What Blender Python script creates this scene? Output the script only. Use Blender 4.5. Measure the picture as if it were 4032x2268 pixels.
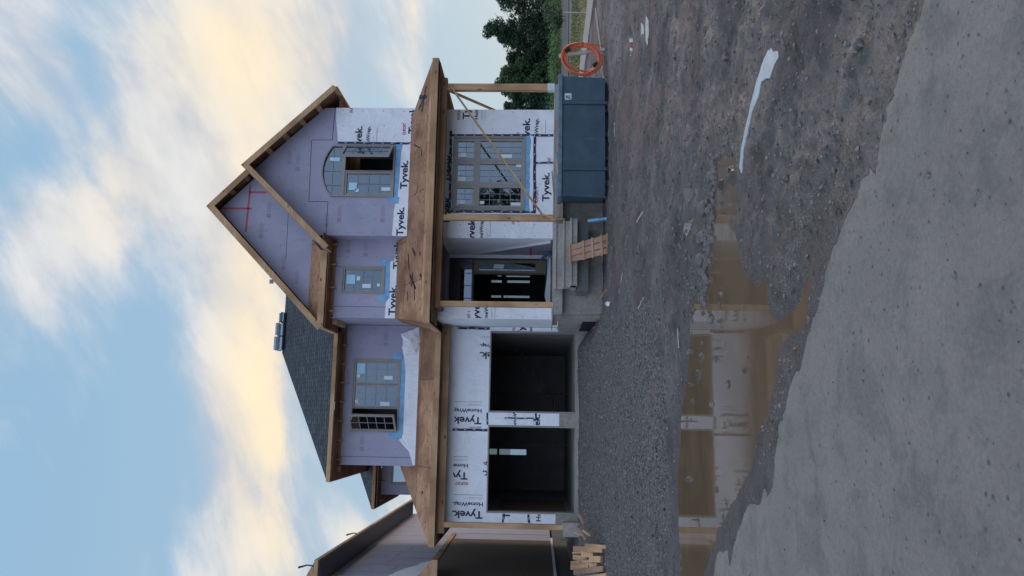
import bpy, bmesh, math, random
import numpy as np
from mathutils import Vector, Matrix, Euler, noise
from mathutils.geometry import tessellate_polygon
random.seed(7)
rad = math.radians
S = bpy.context.scene
for o in list(bpy.data.objects): bpy.data.objects.remove(o)
col = S.collection

# ------------------------------------------------------------------ camera
yaw, pit, rol = rad(9.6), rad(2.07), rad(0.7)
fw = Vector((math.sin(yaw)*math.cos(pit), math.cos(yaw)*math.cos(pit), math.sin(pit)))
rt = Vector((math.cos(yaw), -math.sin(yaw), 0)); upv = rt.cross(fw)
r2 = rt*math.cos(rol)+upv*math.sin(rol); u2 = -rt*math.sin(rol)+upv*math.cos(rol)
cam = bpy.data.cameras.new("camera"); co = bpy.data.objects.new("camera", cam); col.objects.link(co)
# the phone was held upright but the picture is stored lying on its side: picture right = down, picture up = right
M = Matrix((( -u2[0], r2[0], -fw[0]), (-u2[1], r2[1], -fw[1]), (-u2[2], r2[2], -fw[2]))).to_4x4()
M.translation = Vector((0, 0, 1.76)); co.matrix_world = M
cam.sensor_fit = 'HORIZONTAL'; cam.sensor_width = 36; cam.lens = 3045/4032*36
cam.clip_end = 6000; cam.clip_start = .05
S.camera = co

# ------------------------------------------------------------------ sky
W = bpy.data.worlds.new("World"); S.world = W; W.use_nodes = True
nt = W.node_tree; nt.nodes.clear()
def N(t, typ, **k):
    n = t.nodes.new(typ)
    for a, b in k.items(): setattr(n, a, b)
    return n
def math_(t, op, a, b=None, c=None, clamp=False):
    n = t.nodes.new('ShaderNodeMath'); n.operation = op; n.use_clamp = clamp
    for i, v in enumerate((a, b, c)):
        if v is None: continue
        if isinstance(v, (int, float)): n.inputs[i].default_value = v
        else: t.links.new(v, n.inputs[i])
    return n.outputs[0]
def mixc(t, f, a, b, mode='MIX'):
    n = t.nodes.new('ShaderNodeMix'); n.data_type = 'RGBA'; n.blend_type = mode
    for i, v in ((0, f), (6, a), (7, b)):
        if isinstance(v, (int, float)): n.inputs[i].default_value = v
        elif isinstance(v, tuple): n.inputs[i].default_value = (*v, 1) if len(v) == 3 else v
        else: t.links.new(v, n.inputs[i])
    return n.outputs[2]
def ramp(t, v, a, b):
    n = t.nodes.new('ShaderNodeMapRange'); n.interpolation_type = 'SMOOTHSTEP'
    t.links.new(v, n.inputs[0]); n.inputs[1].default_value = a; n.inputs[2].default_value = b
    return n.outputs[0]
def fbm(t, vec, scale, detail=6, rough=.55, dist=0., w=None):
    n = t.nodes.new('ShaderNodeTexNoise'); n.inputs['Scale'].default_value = scale
    n.inputs['Detail'].default_value = detail; n.inputs['Roughness'].default_value = rough
    n.inputs['Distortion'].default_value = dist
    t.links.new(vec, n.inputs['Vector']); return n.outputs[0]
tc = N(nt, 'ShaderNodeTexCoord'); sep = N(nt, 'ShaderNodeSeparateXYZ'); nt.links.new(tc.outputs['Generated'], sep.inputs[0])
X, Y, Z = sep.outputs
cy, sy = math.cos(yaw), math.sin(yaw)
xr = math_(nt, 'SUBTRACT', math_(nt, 'MULTIPLY', X, cy), math_(nt, 'MULTIPLY', Y, sy))
yr = math_(nt, 'ADD', math_(nt, 'MULTIPLY', X, sy), math_(nt, 'MULTIPLY', Y, cy))
az = math_(nt, 'ARCTAN2', xr, yr); el = math_(nt, 'ARCSINE', Z)
cmb = N(nt, 'ShaderNodeCombineXYZ'); nt.links.new(az, cmb.inputs[0]); nt.links.new(el, cmb.inputs[1])
rot0 = N(nt, 'ShaderNodeMapping'); nt.links.new(cmb.outputs[0], rot0.inputs[0]); rot0.inputs['Rotation'].default_value = (0, 0, rad(-22))
rotm = N(nt, 'ShaderNodeMapping'); nt.links.new(rot0.outputs[0], rotm.inputs[0]); rotm.inputs['Scale'].default_value = (1, 3.4, 1)
puff = N(nt, 'ShaderNodeMapping'); nt.links.new(rot0.outputs[0], puff.inputs[0]); puff.inputs['Scale'].default_value = (1, 1.5, 1); puff.inputs['Location'].default_value = (3.1, 1.7, 0)
n_st = fbm(nt, rotm.outputs[0], 3.6, 9, .56, .35)
n_pf = fbm(nt, puff.outputs[0], 5.5, 9, .58, .25)
n_fine = fbm(nt, rotm.outputs[0], 9., 9, .60, .35)
def A(U): return math.atan((U-1134)/3045)
def E_(V): return math.atan((2126-V)/3045)
def spot(U, V, sU, sV, amp):
    a = math_(nt, 'DIVIDE', math_(nt, 'SUBTRACT', az, A(U)), sU/3045)
    e = math_(nt, 'DIVIDE', math_(nt, 'SUBTRACT', el, E_(V)), sV/3045)
    q = math_(nt, 'ADD', math_(nt, 'MULTIPLY', a, a), math_(nt, 'MULTIPLY', e, e))
    return math_(nt, 'MULTIPLY', math_(nt, 'EXPONENT', math_(nt, 'MULTIPLY', q, -1.)), amp)
def total(lst):
    s = None
    for q in lst:
        v = spot(*q); s = v if s is None else math_(nt, 'ADD', s, v)
    return s
CLOUD = [(350, 980, 620, 190, .34), (900, 900, 420, 170, .25), (1500, 900, 420, 230, .22), (2050, 950, 420, 230, .34),
         (1450, 420, 420, 210, .30), (2050, 130, 380, 190, .18), (1250, 90, 420, 100, .2), (2100, 1330, 420, 150, .22), (2150, 1640, 300, 70, .2), (150, 1450, 220, 190, .22),
         (1900, 620, 420, 90, .18),
         (950, 560, 460, 130, -.22), (150, 420, 520, 360, -.30), (1650, 110, 160, 130, -.26), (420, 1400, 300, 130, -.30), (2000, 1900, 500, 190, -.42), (1900, 350, 500, 70, -.12), (700, 110, 300, 200, -.1)]
WARM = [(600, 1080, 520, 200, .95), (150, 1230, 350, 120, .6), (120, 1620, 260, 160, .95), (1500, 1000, 300, 120, .5), (2080, 980, 300, 260, .85), (2150, 1640, 260, 80, .6), (1950, 1400, 330, 110, .5), (1450, 430, 260, 160, .35), (1150, 960, 400, 120, .5)]
dens = math_(nt, 'ADD', math_(nt, 'ADD', math_(nt, 'MULTIPLY', n_st, .72), math_(nt, 'MULTIPLY', n_pf, .46)), math_(nt, 'MULTIPLY', n_fine, .32))
dens = math_(nt, 'ADD', dens, total(CLOUD))
cov = ramp(nt, dens, .60, 1.04)
warm = math_(nt, 'MULTIPLY', total(WARM), ramp(nt, dens, .72, 1.05), clamp=True)
hor = ramp(nt, el, .02, .65)
clear = mixc(nt, hor, (.42, .55, .66), (.30, .49, .68))
nis = N(nt, 'ShaderNodeTexSky', sky_type='NISHITA', sun_disc=False, sun_elevation=rad(9), sun_rotation=rad(54))
clear = mixc(nt, .012, clear, nis.outputs[0])
shade = ramp(nt, math_(nt, 'ADD', math_(nt, 'MULTIPLY', n_pf, .45), math_(nt, 'MULTIPLY', n_st, .55)), .36, .62)
cgrey = mixc(nt, shade, (.52, .57, .66), (.80, .81, .82))
cl = mixc(nt, warm, cgrey, mixc(nt, shade, (.84, .76, .66), (1.08, .90, .62)))
skyc = mixc(nt, cov, clear, cl)
# clear sky behind the camera, out of view, brightened to light the facade
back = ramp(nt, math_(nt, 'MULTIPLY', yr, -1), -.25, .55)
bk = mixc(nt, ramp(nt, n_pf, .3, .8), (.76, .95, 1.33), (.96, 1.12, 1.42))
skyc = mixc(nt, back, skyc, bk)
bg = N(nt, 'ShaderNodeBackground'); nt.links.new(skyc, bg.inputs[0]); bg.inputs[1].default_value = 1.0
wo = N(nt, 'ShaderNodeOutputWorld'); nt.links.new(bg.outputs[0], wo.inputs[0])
# low veiled sun off to the right and behind the house
sl = bpy.data.lights.new("sun", 'SUN'); sl.energy = 1.1; sl.angle = rad(20); sl.color = (1, .75, .56)
so = bpy.data.objects.new("sun", sl); col.objects.link(so); so.location = (60, 60, 40)
sd = Vector((math.cos(rad(36)), math.sin(rad(36)), math.tan(rad(10))))
so.rotation_euler = sd.to_track_quat('Z', 'Y').to_euler()
S.view_settings.view_transform = 'Standard'; S.view_settings.look = 'None'
S.view_settings.exposure = 0; S.view_settings.gamma = 1

# ------------------------------------------------------------------ materials
MATS = {}
def mat(name, base, rough=.7, metal=0., spec=.4):
    m = bpy.data.materials.new(name); m.use_nodes = True; t = m.node_tree
    b = t.nodes['Principled BSDF']; b.inputs['Base Color'].default_value = (*base, 1)
    b.inputs['Roughness'].default_value = rough; b.inputs['Metallic'].default_value = metal
    b.inputs['Specular IOR Level'].default_value = spec
    MATS[name] = m; return m, t, b
def objc(t, scale=(1, 1, 1)):
    tcn = t.nodes.new('ShaderNodeTexCoord'); mp = t.nodes.new('ShaderNodeMapping'); mp.inputs['Scale'].default_value = scale
    t.links.new(tcn.outputs['Object'], mp.inputs[0]); return mp.outputs[0]
def bump(t, b, h, strength=.3, dist=.01):
    n = t.nodes.new('ShaderNodeBump'); n.inputs['Strength'].default_value = strength; n.inputs['Distance'].default_value = dist
    t.links.new(h, n.inputs['Height']); t.links.new(n.outputs[0], b.inputs['Normal']); return n
def noisy(name, c1, c2, scale=3, rough=.8, aniso=(1, 1, 1), bs=.2, bd=.01, detail=6, spec=.4, lo=.3, hi=.7, fine=True):
    m, t, b = mat(name, c1, rough, spec=spec); v = objc(t, aniso)
    f = fbm(t, v, scale, detail, .6)
    c = mixc(t, ramp(t, f, lo, hi), c1, c2)
    if fine:
        f2 = fbm(t, v, scale*9, 4, .6); c = mixc(t, .35, c, mixc(t, ramp(t, f2, .3, .7), (.55, .55, .55), (1.3, 1.3, 1.3)), 'MULTIPLY')
    t.links.new(c, b.inputs['Base Color'])
    if bs: bump(t, b, fbm(t, v, scale*6, 5, .6), bs, bd)
    return m
def lumber(name, c1, c2, axis, knots=True):
    sc = {'x': (.35, 6, 6), 'y': (6, .35, 6), 'z': (6, 6, .35)}[axis]
    m, t, b = mat(name, c1, .75, spec=.25); v = objc(t, sc)
    f = fbm(t, v, 4, 8, .65, .6); c = mixc(t, ramp(t, f, .3, .72), c1, c2)
    v1 = objc(t, (1, 1, 1)); big = fbm(t, v1, .9, 3, .5)
    c = mixc(t, ramp(t, big, .4, .65), c, tuple(x*.78 for x in c2))
    if knots:
        vk = objc(t, tuple({'x': (1.6, 4, 4), 'y': (4, 1.6, 4), 'z': (4, 4, 1.6)}[axis]))
        vo = t.nodes.new('ShaderNodeTexVoronoi'); vo.inputs['Scale'].default_value = 1.2; t.links.new(vk, vo.inputs['Vector'])
        c = mixc(t, ramp(t, vo.outputs['Distance'], .16, .06), c, tuple(x*.25 for x in c2))
    t.links.new(c, b.inputs['Base Color']); bump(t, b, f, .25, .004); return m
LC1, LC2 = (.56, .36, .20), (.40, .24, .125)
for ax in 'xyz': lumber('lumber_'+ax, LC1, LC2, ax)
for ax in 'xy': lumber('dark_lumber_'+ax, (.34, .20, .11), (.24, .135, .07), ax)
lumber('reddish_board', (.40, .26, .18), (.27, .16, .11), 'z')
# plywood / OSB decks with sheet seams and nail marks
def plywood(name, c1, c2, seams=True):
    m, t, b = mat(name, c1, .8, spec=.2); v = objc(t, (1.6, 3, 3)); f = fbm(t, v, 3., 9, .66, .2)
    c = mixc(t, ramp(t, f, .3, .7), c1, c2)
    v1 = objc(t)
    patch = fbm(t, v1, .7, 4, .6); c = mixc(t, ramp(t, patch, .42, .62), c, tuple(x*.7 for x in c2))
    if seams:
        br = t.nodes.new('ShaderNodeTexBrick'); br.inputs['Scale'].default_value = 1; br.inputs['Brick Width'].default_value = 2.44
        br.inputs['Row Height'].default_value = 1.02; br.inputs['Mortar Size'].default_value = .009; br.inputs['Mortar Smooth'].default_value = .3
        br.inputs['Color1'].default_value = (.80, .76, .73, 1); br.inputs['Color2'].default_value = (1.28, 1.22, 1.14, 1); br.inputs['Mortar'].default_value = (.25, .2, .18, 1)
        t.links.new(v1, br.inputs['Vector']); c = mixc(t, .9, c, br.outputs[0], 'MULTIPLY')
        # nail rows every 0.4 m
        vo = t.nodes.new('ShaderNodeTexVoronoi'); vo.inputs['Scale'].default_value = 5.; vo.inputs['Randomness'].default_value = .45
        t.links.new(v1, vo.inputs['Vector']); c = mixc(t, ramp(t, vo.outputs['Distance'], .20, .08), c, (.12, .05, .03))
    t.links.new(c, b.inputs['Base Color']); bump(t, b, f, .2, .004); return m
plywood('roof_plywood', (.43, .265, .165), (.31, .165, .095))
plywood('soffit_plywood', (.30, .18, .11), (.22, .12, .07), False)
noisy('osb', (.16, .115, .085), (.085, .062, .05), 14, .85, bs=.4)
# house wrap
def wrapmat(name, base):
    m, t, b = mat(name, base, .48, spec=.45); v = objc(t)
    w = fbm(t, v, 1.6, 5, .55, 1.2); w2 = fbm(t, objc(t, (3, 3, .7)), 3.2, 5, .6, .8)
    h = math_(t, 'ADD', w, math_(t, 'MULTIPLY', w2, .45))
    bump(t, b, h, .8, .07)
    c = mixc(t, ramp(t, w, .3, .7), tuple(x*.92 for x in base), base); t.links.new(c, b.inputs['Base Color'])
    return m
wrapmat('wrap', (.80, .82, .85))
m, t, b = mat('foam_board', (.38, .35, .42), .6, spec=.3)
v = objc(t); f = fbm(t, v, 1.1, 5, .6, .5); c = mixc(t, ramp(t, f, .3, .7), (.36, .352, .445), (.305, .302, .39))
f2 = fbm(t, objc(t, (6, 6, 1)), 2.0, 6, .65); c = mixc(t, ramp(t, f2, .52, .75), c, (.32, .29, .345)); t.links.new(c, b.inputs['Base Color'])
bump(t, b, f, .3, .03)
mat('board_print', (.27, .23, .31), .7); mat('board_seam', (.045, .04, .06), .8); mat('screw', (.05, .05, .08), .5)
mat('navy_ink', (.012, .016, .055), .5); mat('red_ink', (.36, .03, .04), .5); mat('grey_ink', (.33, .36, .42), .6)
mat('navy_tape', (.015, .02, .06), .4); mat('white_dash', (.55, .6, .7), .6); mat('red_tape', (.42, .06, .09), .5)
noisy('blue_flashing', (.12, .32, .58), (.22, .44, .64), 6, .4, bs=.5, bd=.02); mat('white_spatter', (.6, .68, .66), .6)
noisy('window_frame', (.29, .265, .235), (.25, .23, .205), 4, .45, bs=0, fine=False)
mat('grille', (.24, .25, .26), .5); mat('sticker_white', (.62, .74, .74), .5); mat('sticker_blue', (.40, .66, .80), .5)
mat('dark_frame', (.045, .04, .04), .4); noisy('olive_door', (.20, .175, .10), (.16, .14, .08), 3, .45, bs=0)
# glass
m, t, b = mat('glass', (.02, .02, .02)); 
for n in list(t.nodes): t.nodes.remove(n)
out = N(t, 'ShaderNodeOutputMaterial'); gl = N(t, 'ShaderNodeBsdfGlossy'); gl.inputs['Roughness'].default_value = .015; gl.inputs[0].default_value = (.72, .86, 1, 1)
tr = N(t, 'ShaderNodeBsdfTransparent'); tr.inputs[0].default_value = (.5, .55, .55, 1); mx = N(t, 'ShaderNodeMixShader')
fr = N(t, 'ShaderNodeFresnel'); fr.inputs[0].default_value = 1.5
t.links.new(math_(t, 'ADD', math_(t, 'MULTIPLY', fr.outputs[0], 1.9), .06, clamp=True), mx.inputs[0]); t.links.new(tr.outputs[0], mx.inputs[1]); t.links.new(gl.outputs[0], mx.inputs[2]); t.links.new(mx.outputs[0], out.inputs[0])
v = objc(t); bn = t.nodes.new('ShaderNodeBump'); bn.inputs['Strength'].default_value = .004; bn.inputs['Distance'].default_value = .02
t.links.new(fbm(t, v, 1.5, 2, .5), bn.inputs['Height']); t.links.new(bn.outputs[0], gl.inputs['Normal'])
# shingles
m, t, b = mat('shingles', (.05, .055, .06), .9, spec=.2); v = objc(t)
br = t.nodes.new('ShaderNodeTexBrick'); br.inputs['Scale'].default_value = 1; br.inputs['Brick Width'].default_value = .28; br.inputs['Row Height'].default_value = .105
br.inputs['Mortar Size'].default_value = .01; br.inputs['Mortar Smooth'].default_value = .3; br.inputs['Color1'].default_value = (.075, .085, .09, 1); br.inputs['Color2'].default_value = (.05, .056, .062, 1); br.inputs['Mortar'].default_value = (.018, .02, .022, 1)
tcn = t.nodes.new('ShaderNodeTexCoord'); sp = t.nodes.new('ShaderNodeSeparateXYZ'); t.links.new(tcn.outputs['Object'], sp.inputs[0])
cb = t.nodes.new('ShaderNodeCombineXYZ'); t.links.new(sp.outputs[0], cb.inputs[0]); t.links.new(sp.outputs[2], cb.inputs[1]); t.links.new(cb.outputs[0], br.inputs['Vector'])
c = mixc(t, .5, br.outputs[0], mixc(t, ramp(t, fbm(t, v, 5, 6, .7), .3, .7), (.6, .6, .6), (1.4, 1.4, 1.4)), 'MULTIPLY'); t.links.new(c, b.inputs['Base Color'])
bump(t, b, br.outputs[1], .5, .01).invert = True
# concrete
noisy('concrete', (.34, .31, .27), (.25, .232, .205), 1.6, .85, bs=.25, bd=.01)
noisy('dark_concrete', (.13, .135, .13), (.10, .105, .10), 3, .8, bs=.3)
noisy('pale_concrete', (.36, .33, .29), (.27, .25, .225), 3, .85, bs=.25)
# steel container
m, t, b = mat('blue_steel', (.04, .07, .095), .42, spec=.45); v = objc(t)
f = fbm(t, v, 1.4, 7, .62, .4); c = mixc(t, ramp(t, f, .3, .7), (.040, .080, .108), (.028, .056, .078))
fr_ = fbm(t, v, 5, 8, .7); c = mixc(t, ramp(t, fr_, .64, .74), c, (.09, .055, .04))
f3 = fbm(t, objc(t, (9, 9, .6)), 2, 4, .6); c = mixc(t, ramp(t, f3, .60, .8), c, (.075, .12, .15)); t.links.new(c, b.inputs['Base Color']); bump(t, b, fbm(t, v, 2.5, 3, .5), .4, .03)
noisy('blue_rim', (.13, .19, .24), (.07, .12, .17), 6, .4, bs=.2)
mat('black', (.012, .012, .013), .6); mat('orange_pipe', (.62, .13, .06), .45); mat('weathered_wood', (.42, .38, .34), .8)
noisy('interior', (.22, .215, .22), (.17, .165, .17), 2, .9, bs=0); noisy('interior_wood', (.16, .11, .07), (.11, .075, .045), 4, .9, bs=0)
noisy('light_blue', (.20, .42, .62), (.15, .34, .55), 5, .4, bs=0)
noisy('plastic_sheet', (.62, .68, .72), (.5, .56, .6), 6, .35, bs=.6, bd=.03)
noisy('bundle', (.42, .50, .55), (.32, .40, .45), 5, .45, bs=.4); mat('bundle_band', (.12, .14, .17), .6)
# rock, vegetation
m, t, b = mat('stone', (.13, .13, .13), .8); oi = N(t, 'ShaderNodeTexCoord')
f = fbm(t, oi.outputs['Object'], 7, 3, .5); g = fbm(t, oi.outputs['Object'], 60, 2, .5)
vo = t.nodes.new('ShaderNodeTexVoronoi'); vo.inputs['Scale'].default_value = 26; t.links.new(oi.outputs['Object'], vo.inputs['Vector'])
sp = t.nodes.new('ShaderNodeSeparateColor'); t.links.new(vo.outputs['Color'], sp.inputs[0])
c = mixc(t, sp.outputs[0], (.045, .042, .04), (.23, .215, .195)); c = mixc(t, math_(t, 'MULTIPLY', ramp(t, sp.outputs[1], .8, .95), .7), c, (.2, .13, .1)); t.links.new(c, b.inputs['Base Color'])
noisy('clod', (.10, .085, .08), (.17, .15, .14), 9, .7, bs=.6, bd=.02)
def leaf(name, c1, c2):
    m, t, b = mat(name, c1, .65, spec=.25); g = N(t, 'ShaderNodeNewGeometry')
    f = fbm(t, objc(t), .55, 4, .6); c = mixc(t, ramp(t, f, .35, .65), c1, c2)
    c = mixc(t, g.outputs['Random Per Island'], mixc(t, .5, c, (.35, .35, .35), 'MULTIPLY'), c); t.links.new(c, b.inputs['Base Color'])
leaf('leaf_dark', (.020, .048, .028), (.042, .085, .036)); leaf('leaf_mid', (.035, .075, .028), (.06, .11, .04)); leaf('leaf_shrub', (.07, .135, .04), (.10, .17, .055))
leaf('dry_grass', (.34, .29, .15), (.24, .23, .10)); leaf('green_grass', (.09, .14, .045), (.14, .18, .06)); mat('bark', (.06, .05, .04), .9)

# ------------------------------------------------------------------ helpers
SPLIT = {'sash', 'pane', 'sticker', 'foundation', 'opening_trim', 'porch_fascia', 'garage_fascia', 'eave_fascia', 'rake_fascia', 'sill_flashing', 'felt_scrap', 'stair', 'inner_wall', 'soffit', 'porch_beam', 'garage_beam', 'return_wall', 'porch_base', 'post_wrap', 'rim', 'garage_slab', 'print', 'post'}
class MB:
    def __init__(s): s.v = []; s.f = []; s.m = []
    def add(s, vs, fs, mi=0):
        o = len(s.v); s.v += [tuple(v) for v in vs]; s.f += [tuple(o+i for i in f) for f in fs]; s.m += [mi]*len(fs); return s
    def box(s, x0, x1, y0, y1, z0, z1, mi=0):
        vs = [(x, y, z) for z in (z0, z1) for y in (y0, y1) for x in (x0, x1)]
        return s.add(vs, [(0, 2, 3, 1), (4, 5, 7, 6), (0, 1, 5, 4), (2, 6, 7, 3), (0, 4, 6, 2), (1, 3, 7, 5)], mi)
    def bar(s, p, q, w, h, up=(0, 0, 1), mi=0):
        p, q = Vector(p), Vector(q); d = (q-p).normalized(); u = Vector(up); sd = d.cross(u)
        if sd.length < 1e-4: sd = d.cross(Vector((0, 1, 0)))
        sd.normalize(); u = sd.cross(d).normalized(); a, c = sd*w/2, u*h/2
        vs = [p-a-c, p+a-c, p+a+c, p-a+c, q-a-c, q+a-c, q+a+c, q-a+c]
        return s.add(vs, [(3, 2, 1, 0), (4, 5, 6, 7), (0, 1, 5, 4), (1, 2, 6, 5), (2, 3, 7, 6), (3, 0, 4, 7)], mi)
    def prism(s, pts, off, mi=0):
        """closed slab: polygon pts (3D, planar-ish) swept by vector off"""
        n = len(pts); off = Vector(off); a = [Vector(p) for p in pts]; b = [p+off for p in a]
        tri = tessellate_polygon([a]); fs = [tuple(t) for t in tri]+[tuple(i+n for i in reversed(t)) for t in tri]
        fs += [(i, (i+1) % n, (i+1) % n+n, i+n) for i in range(n)]
        return s.add(a+b, fs, mi)
    def plate(s, outer, holes, y, th, mi=0):
        """wall slab in a y plane: outer and holes as (x,z) loops, front at y, back at y+th"""
        loops = [[Vector((p[0], y, p[1])) for p in l] for l in [outer]+holes]
        flat = [p for l in loops for p in l]; n = len(flat); tri = tessellate_polygon(loops)
        vs = flat+[p+Vector((0, th, 0)) for p in flat]; fs = [tuple(t) for t in tri]+[tuple(i+n for i in reversed(t)) for t in tri]
        k = 0
        for l in loops:
            m_ = len(l); fs += [(k+i, k+(i+1) % m_, k+(i+1) % m_+n, k+i+n) for i in range(m_)]; k += m_
        return s.add(vs, fs, mi)
    def tube(s, pts, r, seg=8, mi=0, closed=False):
        n = len(pts); P_ = [Vector(p) for p in pts]; rings = []
        for i, p in enumerate(P_):
            d = (P_[min(i+1, n-1)]-P_[max(i-1, 0)]).normalized(); a = d.cross(Vector((.3, .2, 1))).normalized(); b_ = d.cross(a)
            rr = r[i] if isinstance(r, (list, tuple)) else r
            rings.append([p+(a*math.cos(2*math.pi*k/seg)+b_*math.sin(2*math.pi*k/seg))*rr for k in range(seg)])
        vs = [v_ for R_ in rings for v_ in R_]; fs = []
        for i in range(n-1):
            for k in range(seg): fs.append((i*seg+k, i*seg+(k+1) % seg, (i+1)*seg+(k+1) % seg, (i+1)*seg+k))
        fs += [tuple(range(seg)), tuple(reversed(range((n-1)*seg, n*seg)))]
        return s.add(vs, fs, mi)
    def rock(s, c, r, mi=0, sq=.65, sub=0):
        for i, (vx) in enumerate(ICO_V): pass
        rx = Euler((random.random()*6, random.random()*6, random.random()*6)).to_matrix()
        vs = []
        for p in ICO_V:
            q = rx @ (Vector(p)*(1+random.uniform(-.3, .22))); vs.append((c[0]+q.x*r, c[1]+q.y*r, c[2]+q.z*r*sq))
        return s.add(vs, ICO_F, mi)
    def pieces(s):
        par = list(range(len(s.v)))
        def fnd(a):
            while par[a] != a: par[a] = par[par[a]]; a = par[a]
            return a
        for f in s.f:
            r = fnd(f[0])
            for i in f[1:]: par[fnd(i)] = r
        g = {}
        for k, f in enumerate(s.f): g.setdefault(fnd(f[0]), []).append(k)
        out = []
        for ks in g.values():
            m_ = MB(); ids = {}
            for k in ks:
                fl = []
                for i in s.f[k]:
                    if i not in ids: ids[i] = len(m_.v); m_.v.append(s.v[i])
                    fl.append(ids[i])
                m_.f.append(tuple(fl)); m_.m.append(s.m[k])
            out.append(m_)
        return out
    def build(s, name, mats, parent=None, base=None, smooth=False, label=None):
        if name in SPLIT:
            ps = s.pieces()
            if len(ps) > 1: return [p.build(name, mats, parent, base, smooth, label) for p in ps][0]
        me = bpy.data.meshes.new(name); o = bpy.data.objects.new(name, me); col.objects.link(o)
        b = Vector((0, 0, 0))
        r = parent
        while r is not None: b += r.location; r = r.parent
        if parent is None and base is not None: b = Vector(base); o.location = b
        if parent is not None: o.parent = parent
        me.from_pydata([(x-b.x, y-b.y, z-b.z) for x, y, z in s.v], [], s.f)
        if isinstance(mats, str): mats = [mats]
        for m_ in mats: me.materials.append(MATS[m_])
        me.polygons.foreach_set('material_index', s.m)
        if smooth: me.polygons.foreach_set('use_smooth', [True]*len(s.f))
        me.update()
        bm = bmesh.new(); bm.from_mesh(me); bmesh.ops.recalc_face_normals(bm, faces=bm.faces) if len(s.f) < 30000 else None; bm.to_mesh(me); bm.free()
        if label: o['label'] = label
        return o
_bm = bmesh.new(); bmesh.ops.create_icosphere(_bm, subdivisions=1, radius=1); ICO_V = [tuple(v.co) for v in _bm.verts]; ICO_F = [tuple(v.index for v in f.verts) for f in _bm.faces]; _bm.free()
def tag(o, label=None, cat=None, group=None, kind=None):
    if label: o['label'] = label
    if cat: o['category'] = cat
    if group: o['group'] = group
    if kind: o['kind'] = kind
    return o
def empty(name, loc, label, cat, group=None):
    o = bpy.data.objects.new(name, None); col.objects.link(o); o.location = loc; o.empty_display_size = .2
    return tag(o, label, cat, group)
def bevel(o, w=.006, seg=2):
    m_ = o.modifiers.new('bevel', 'BEVEL'); m_.width = w; m_.segments = seg; m_.limit_method = 'ANGLE'; return o
def rect(x0, x1, z0, z1): return [(x0, z0), (x1, z0), (x1, z1), (x0, z1)]

# text as thin mesh lettering, laid in the plane y (facing -y) or plane x
def text_geo(txt, width, rot, x, z, y, clip=None, height=None):
    cu = bpy.data.curves.new('t', 'FONT'); cu.body = txt; cu.offset = .028; cu.resolution_u = 3
    ob = bpy.data.objects.new('t', cu); col.objects.link(ob); dg = bpy.context.evaluated_depsgraph_get()
    me = bpy.data.meshes.new_from_object(ob.evaluated_get(dg)); bpy.data.objects.remove(ob)
    bm = bmesh.new(); bm.from_mesh(me); bpy.data.meshes.remove(me)
    xs = [v.co.x for v in bm.verts]; x0, x1 = min(xs), max(xs); sx = width/(x1-x0); sz = (height/.73) if height else sx
    for v in bm.verts:
        a, c = (v.co.x-x0)*sx, v.co.y*sz
        if rot == 90: a, c = -c, a
        v.co = (x+a, y, z+c)
    if clip:
        for co_, no in (((clip[0], 0, 0), (-1, 0, 0)), ((clip[1], 0, 0), (1, 0, 0)), ((0, 0, clip[2]), (0, 0, -1)), ((0, 0, clip[3]), (0, 0, 1))):
            bmesh.ops.bisect_plane(bm, geom=bm.verts[:]+bm.edges[:]+bm.faces[:], plane_co=co_, plane_no=no, clear_outer=True)
    bm.verts.index_update(); vs = [tuple(v.co) for v in bm.verts]; fs = [tuple(v.index for v in f.verts) for f in bm.faces]; bm.free(); return vs, fs
def brand(mb, x, z, y, clip, rot=0, what='thd', s=1.):
    """the printed name block; x,z = left end of the big word's baseline"""
    def at(a, c): return (x+a, z+c) if rot == 0 else (x-c, z+a)
    if 't' in what: p = at(0, 0); mb.add(*text_geo("Tyvek.", .84*s, rot, p[0], p[1], y, clip, .2*s), 0)
    if 'h' in what: p = at(.0, -.235*s); mb.add(*text_geo("HomeWrap.", .84*s, rot, p[0], p[1], y, clip, .105*s), 0)
    if 'd' in what:
        p = at(-.02*s, .26*s); mb.add(*text_geo("\u25C2DUPONT\u25B8" if False else "DUPONT", .34*s, rot, p[0]+(0.03 if rot == 0 else 0), p[1]+(.03 if rot else 0), y, clip, .085*s), 1)
        for d_, sg in ((0., -1), (.40*s, 1)):
            q = [(d_+sg*.03*s, .26*s+.042*s), (d_-sg*.0, .26*s), (d_, .26*s+.085*s)]; q = [at(*k) for k in q]
            if clip is None or all(clip[0] < k[0] < clip[1] and clip[2] < k[1] < clip[3] for k in q): mb.add([(k[0], y, k[1]) for k in q], [(0, 1, 2)], 1)
    if 'f' in what:
        for j, (c, w_) in enumerate(((-.33, .55), (-.36, .40), (-.43, .8))):
            a0, a1 = (0, w_*s); p0 = at(a0, c*s); p1 = at(a1, (c-.008)*s)
            q = [min(p0[0], p1[0]), max(p0[0], p1[0]), min(p0[1], p1[1]), max(p0[1], p1[1])]
            if clip: q = [max(q[0], clip[0]), min(q[1], clip[1]), max(q[2], clip[2]), min(q[3], clip[3])]
            if q[1] > q[0] and q[3] > q[2]: mb.add([(q[0], y, q[2]), (q[1], y, q[2]), (q[1], y, q[3]), (q[0], y, q[3])], [(0, 1, 2, 3)], 2 if j < 2 else 0)
INK = ['navy_ink', 'red_ink', 'grey_ink']
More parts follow.
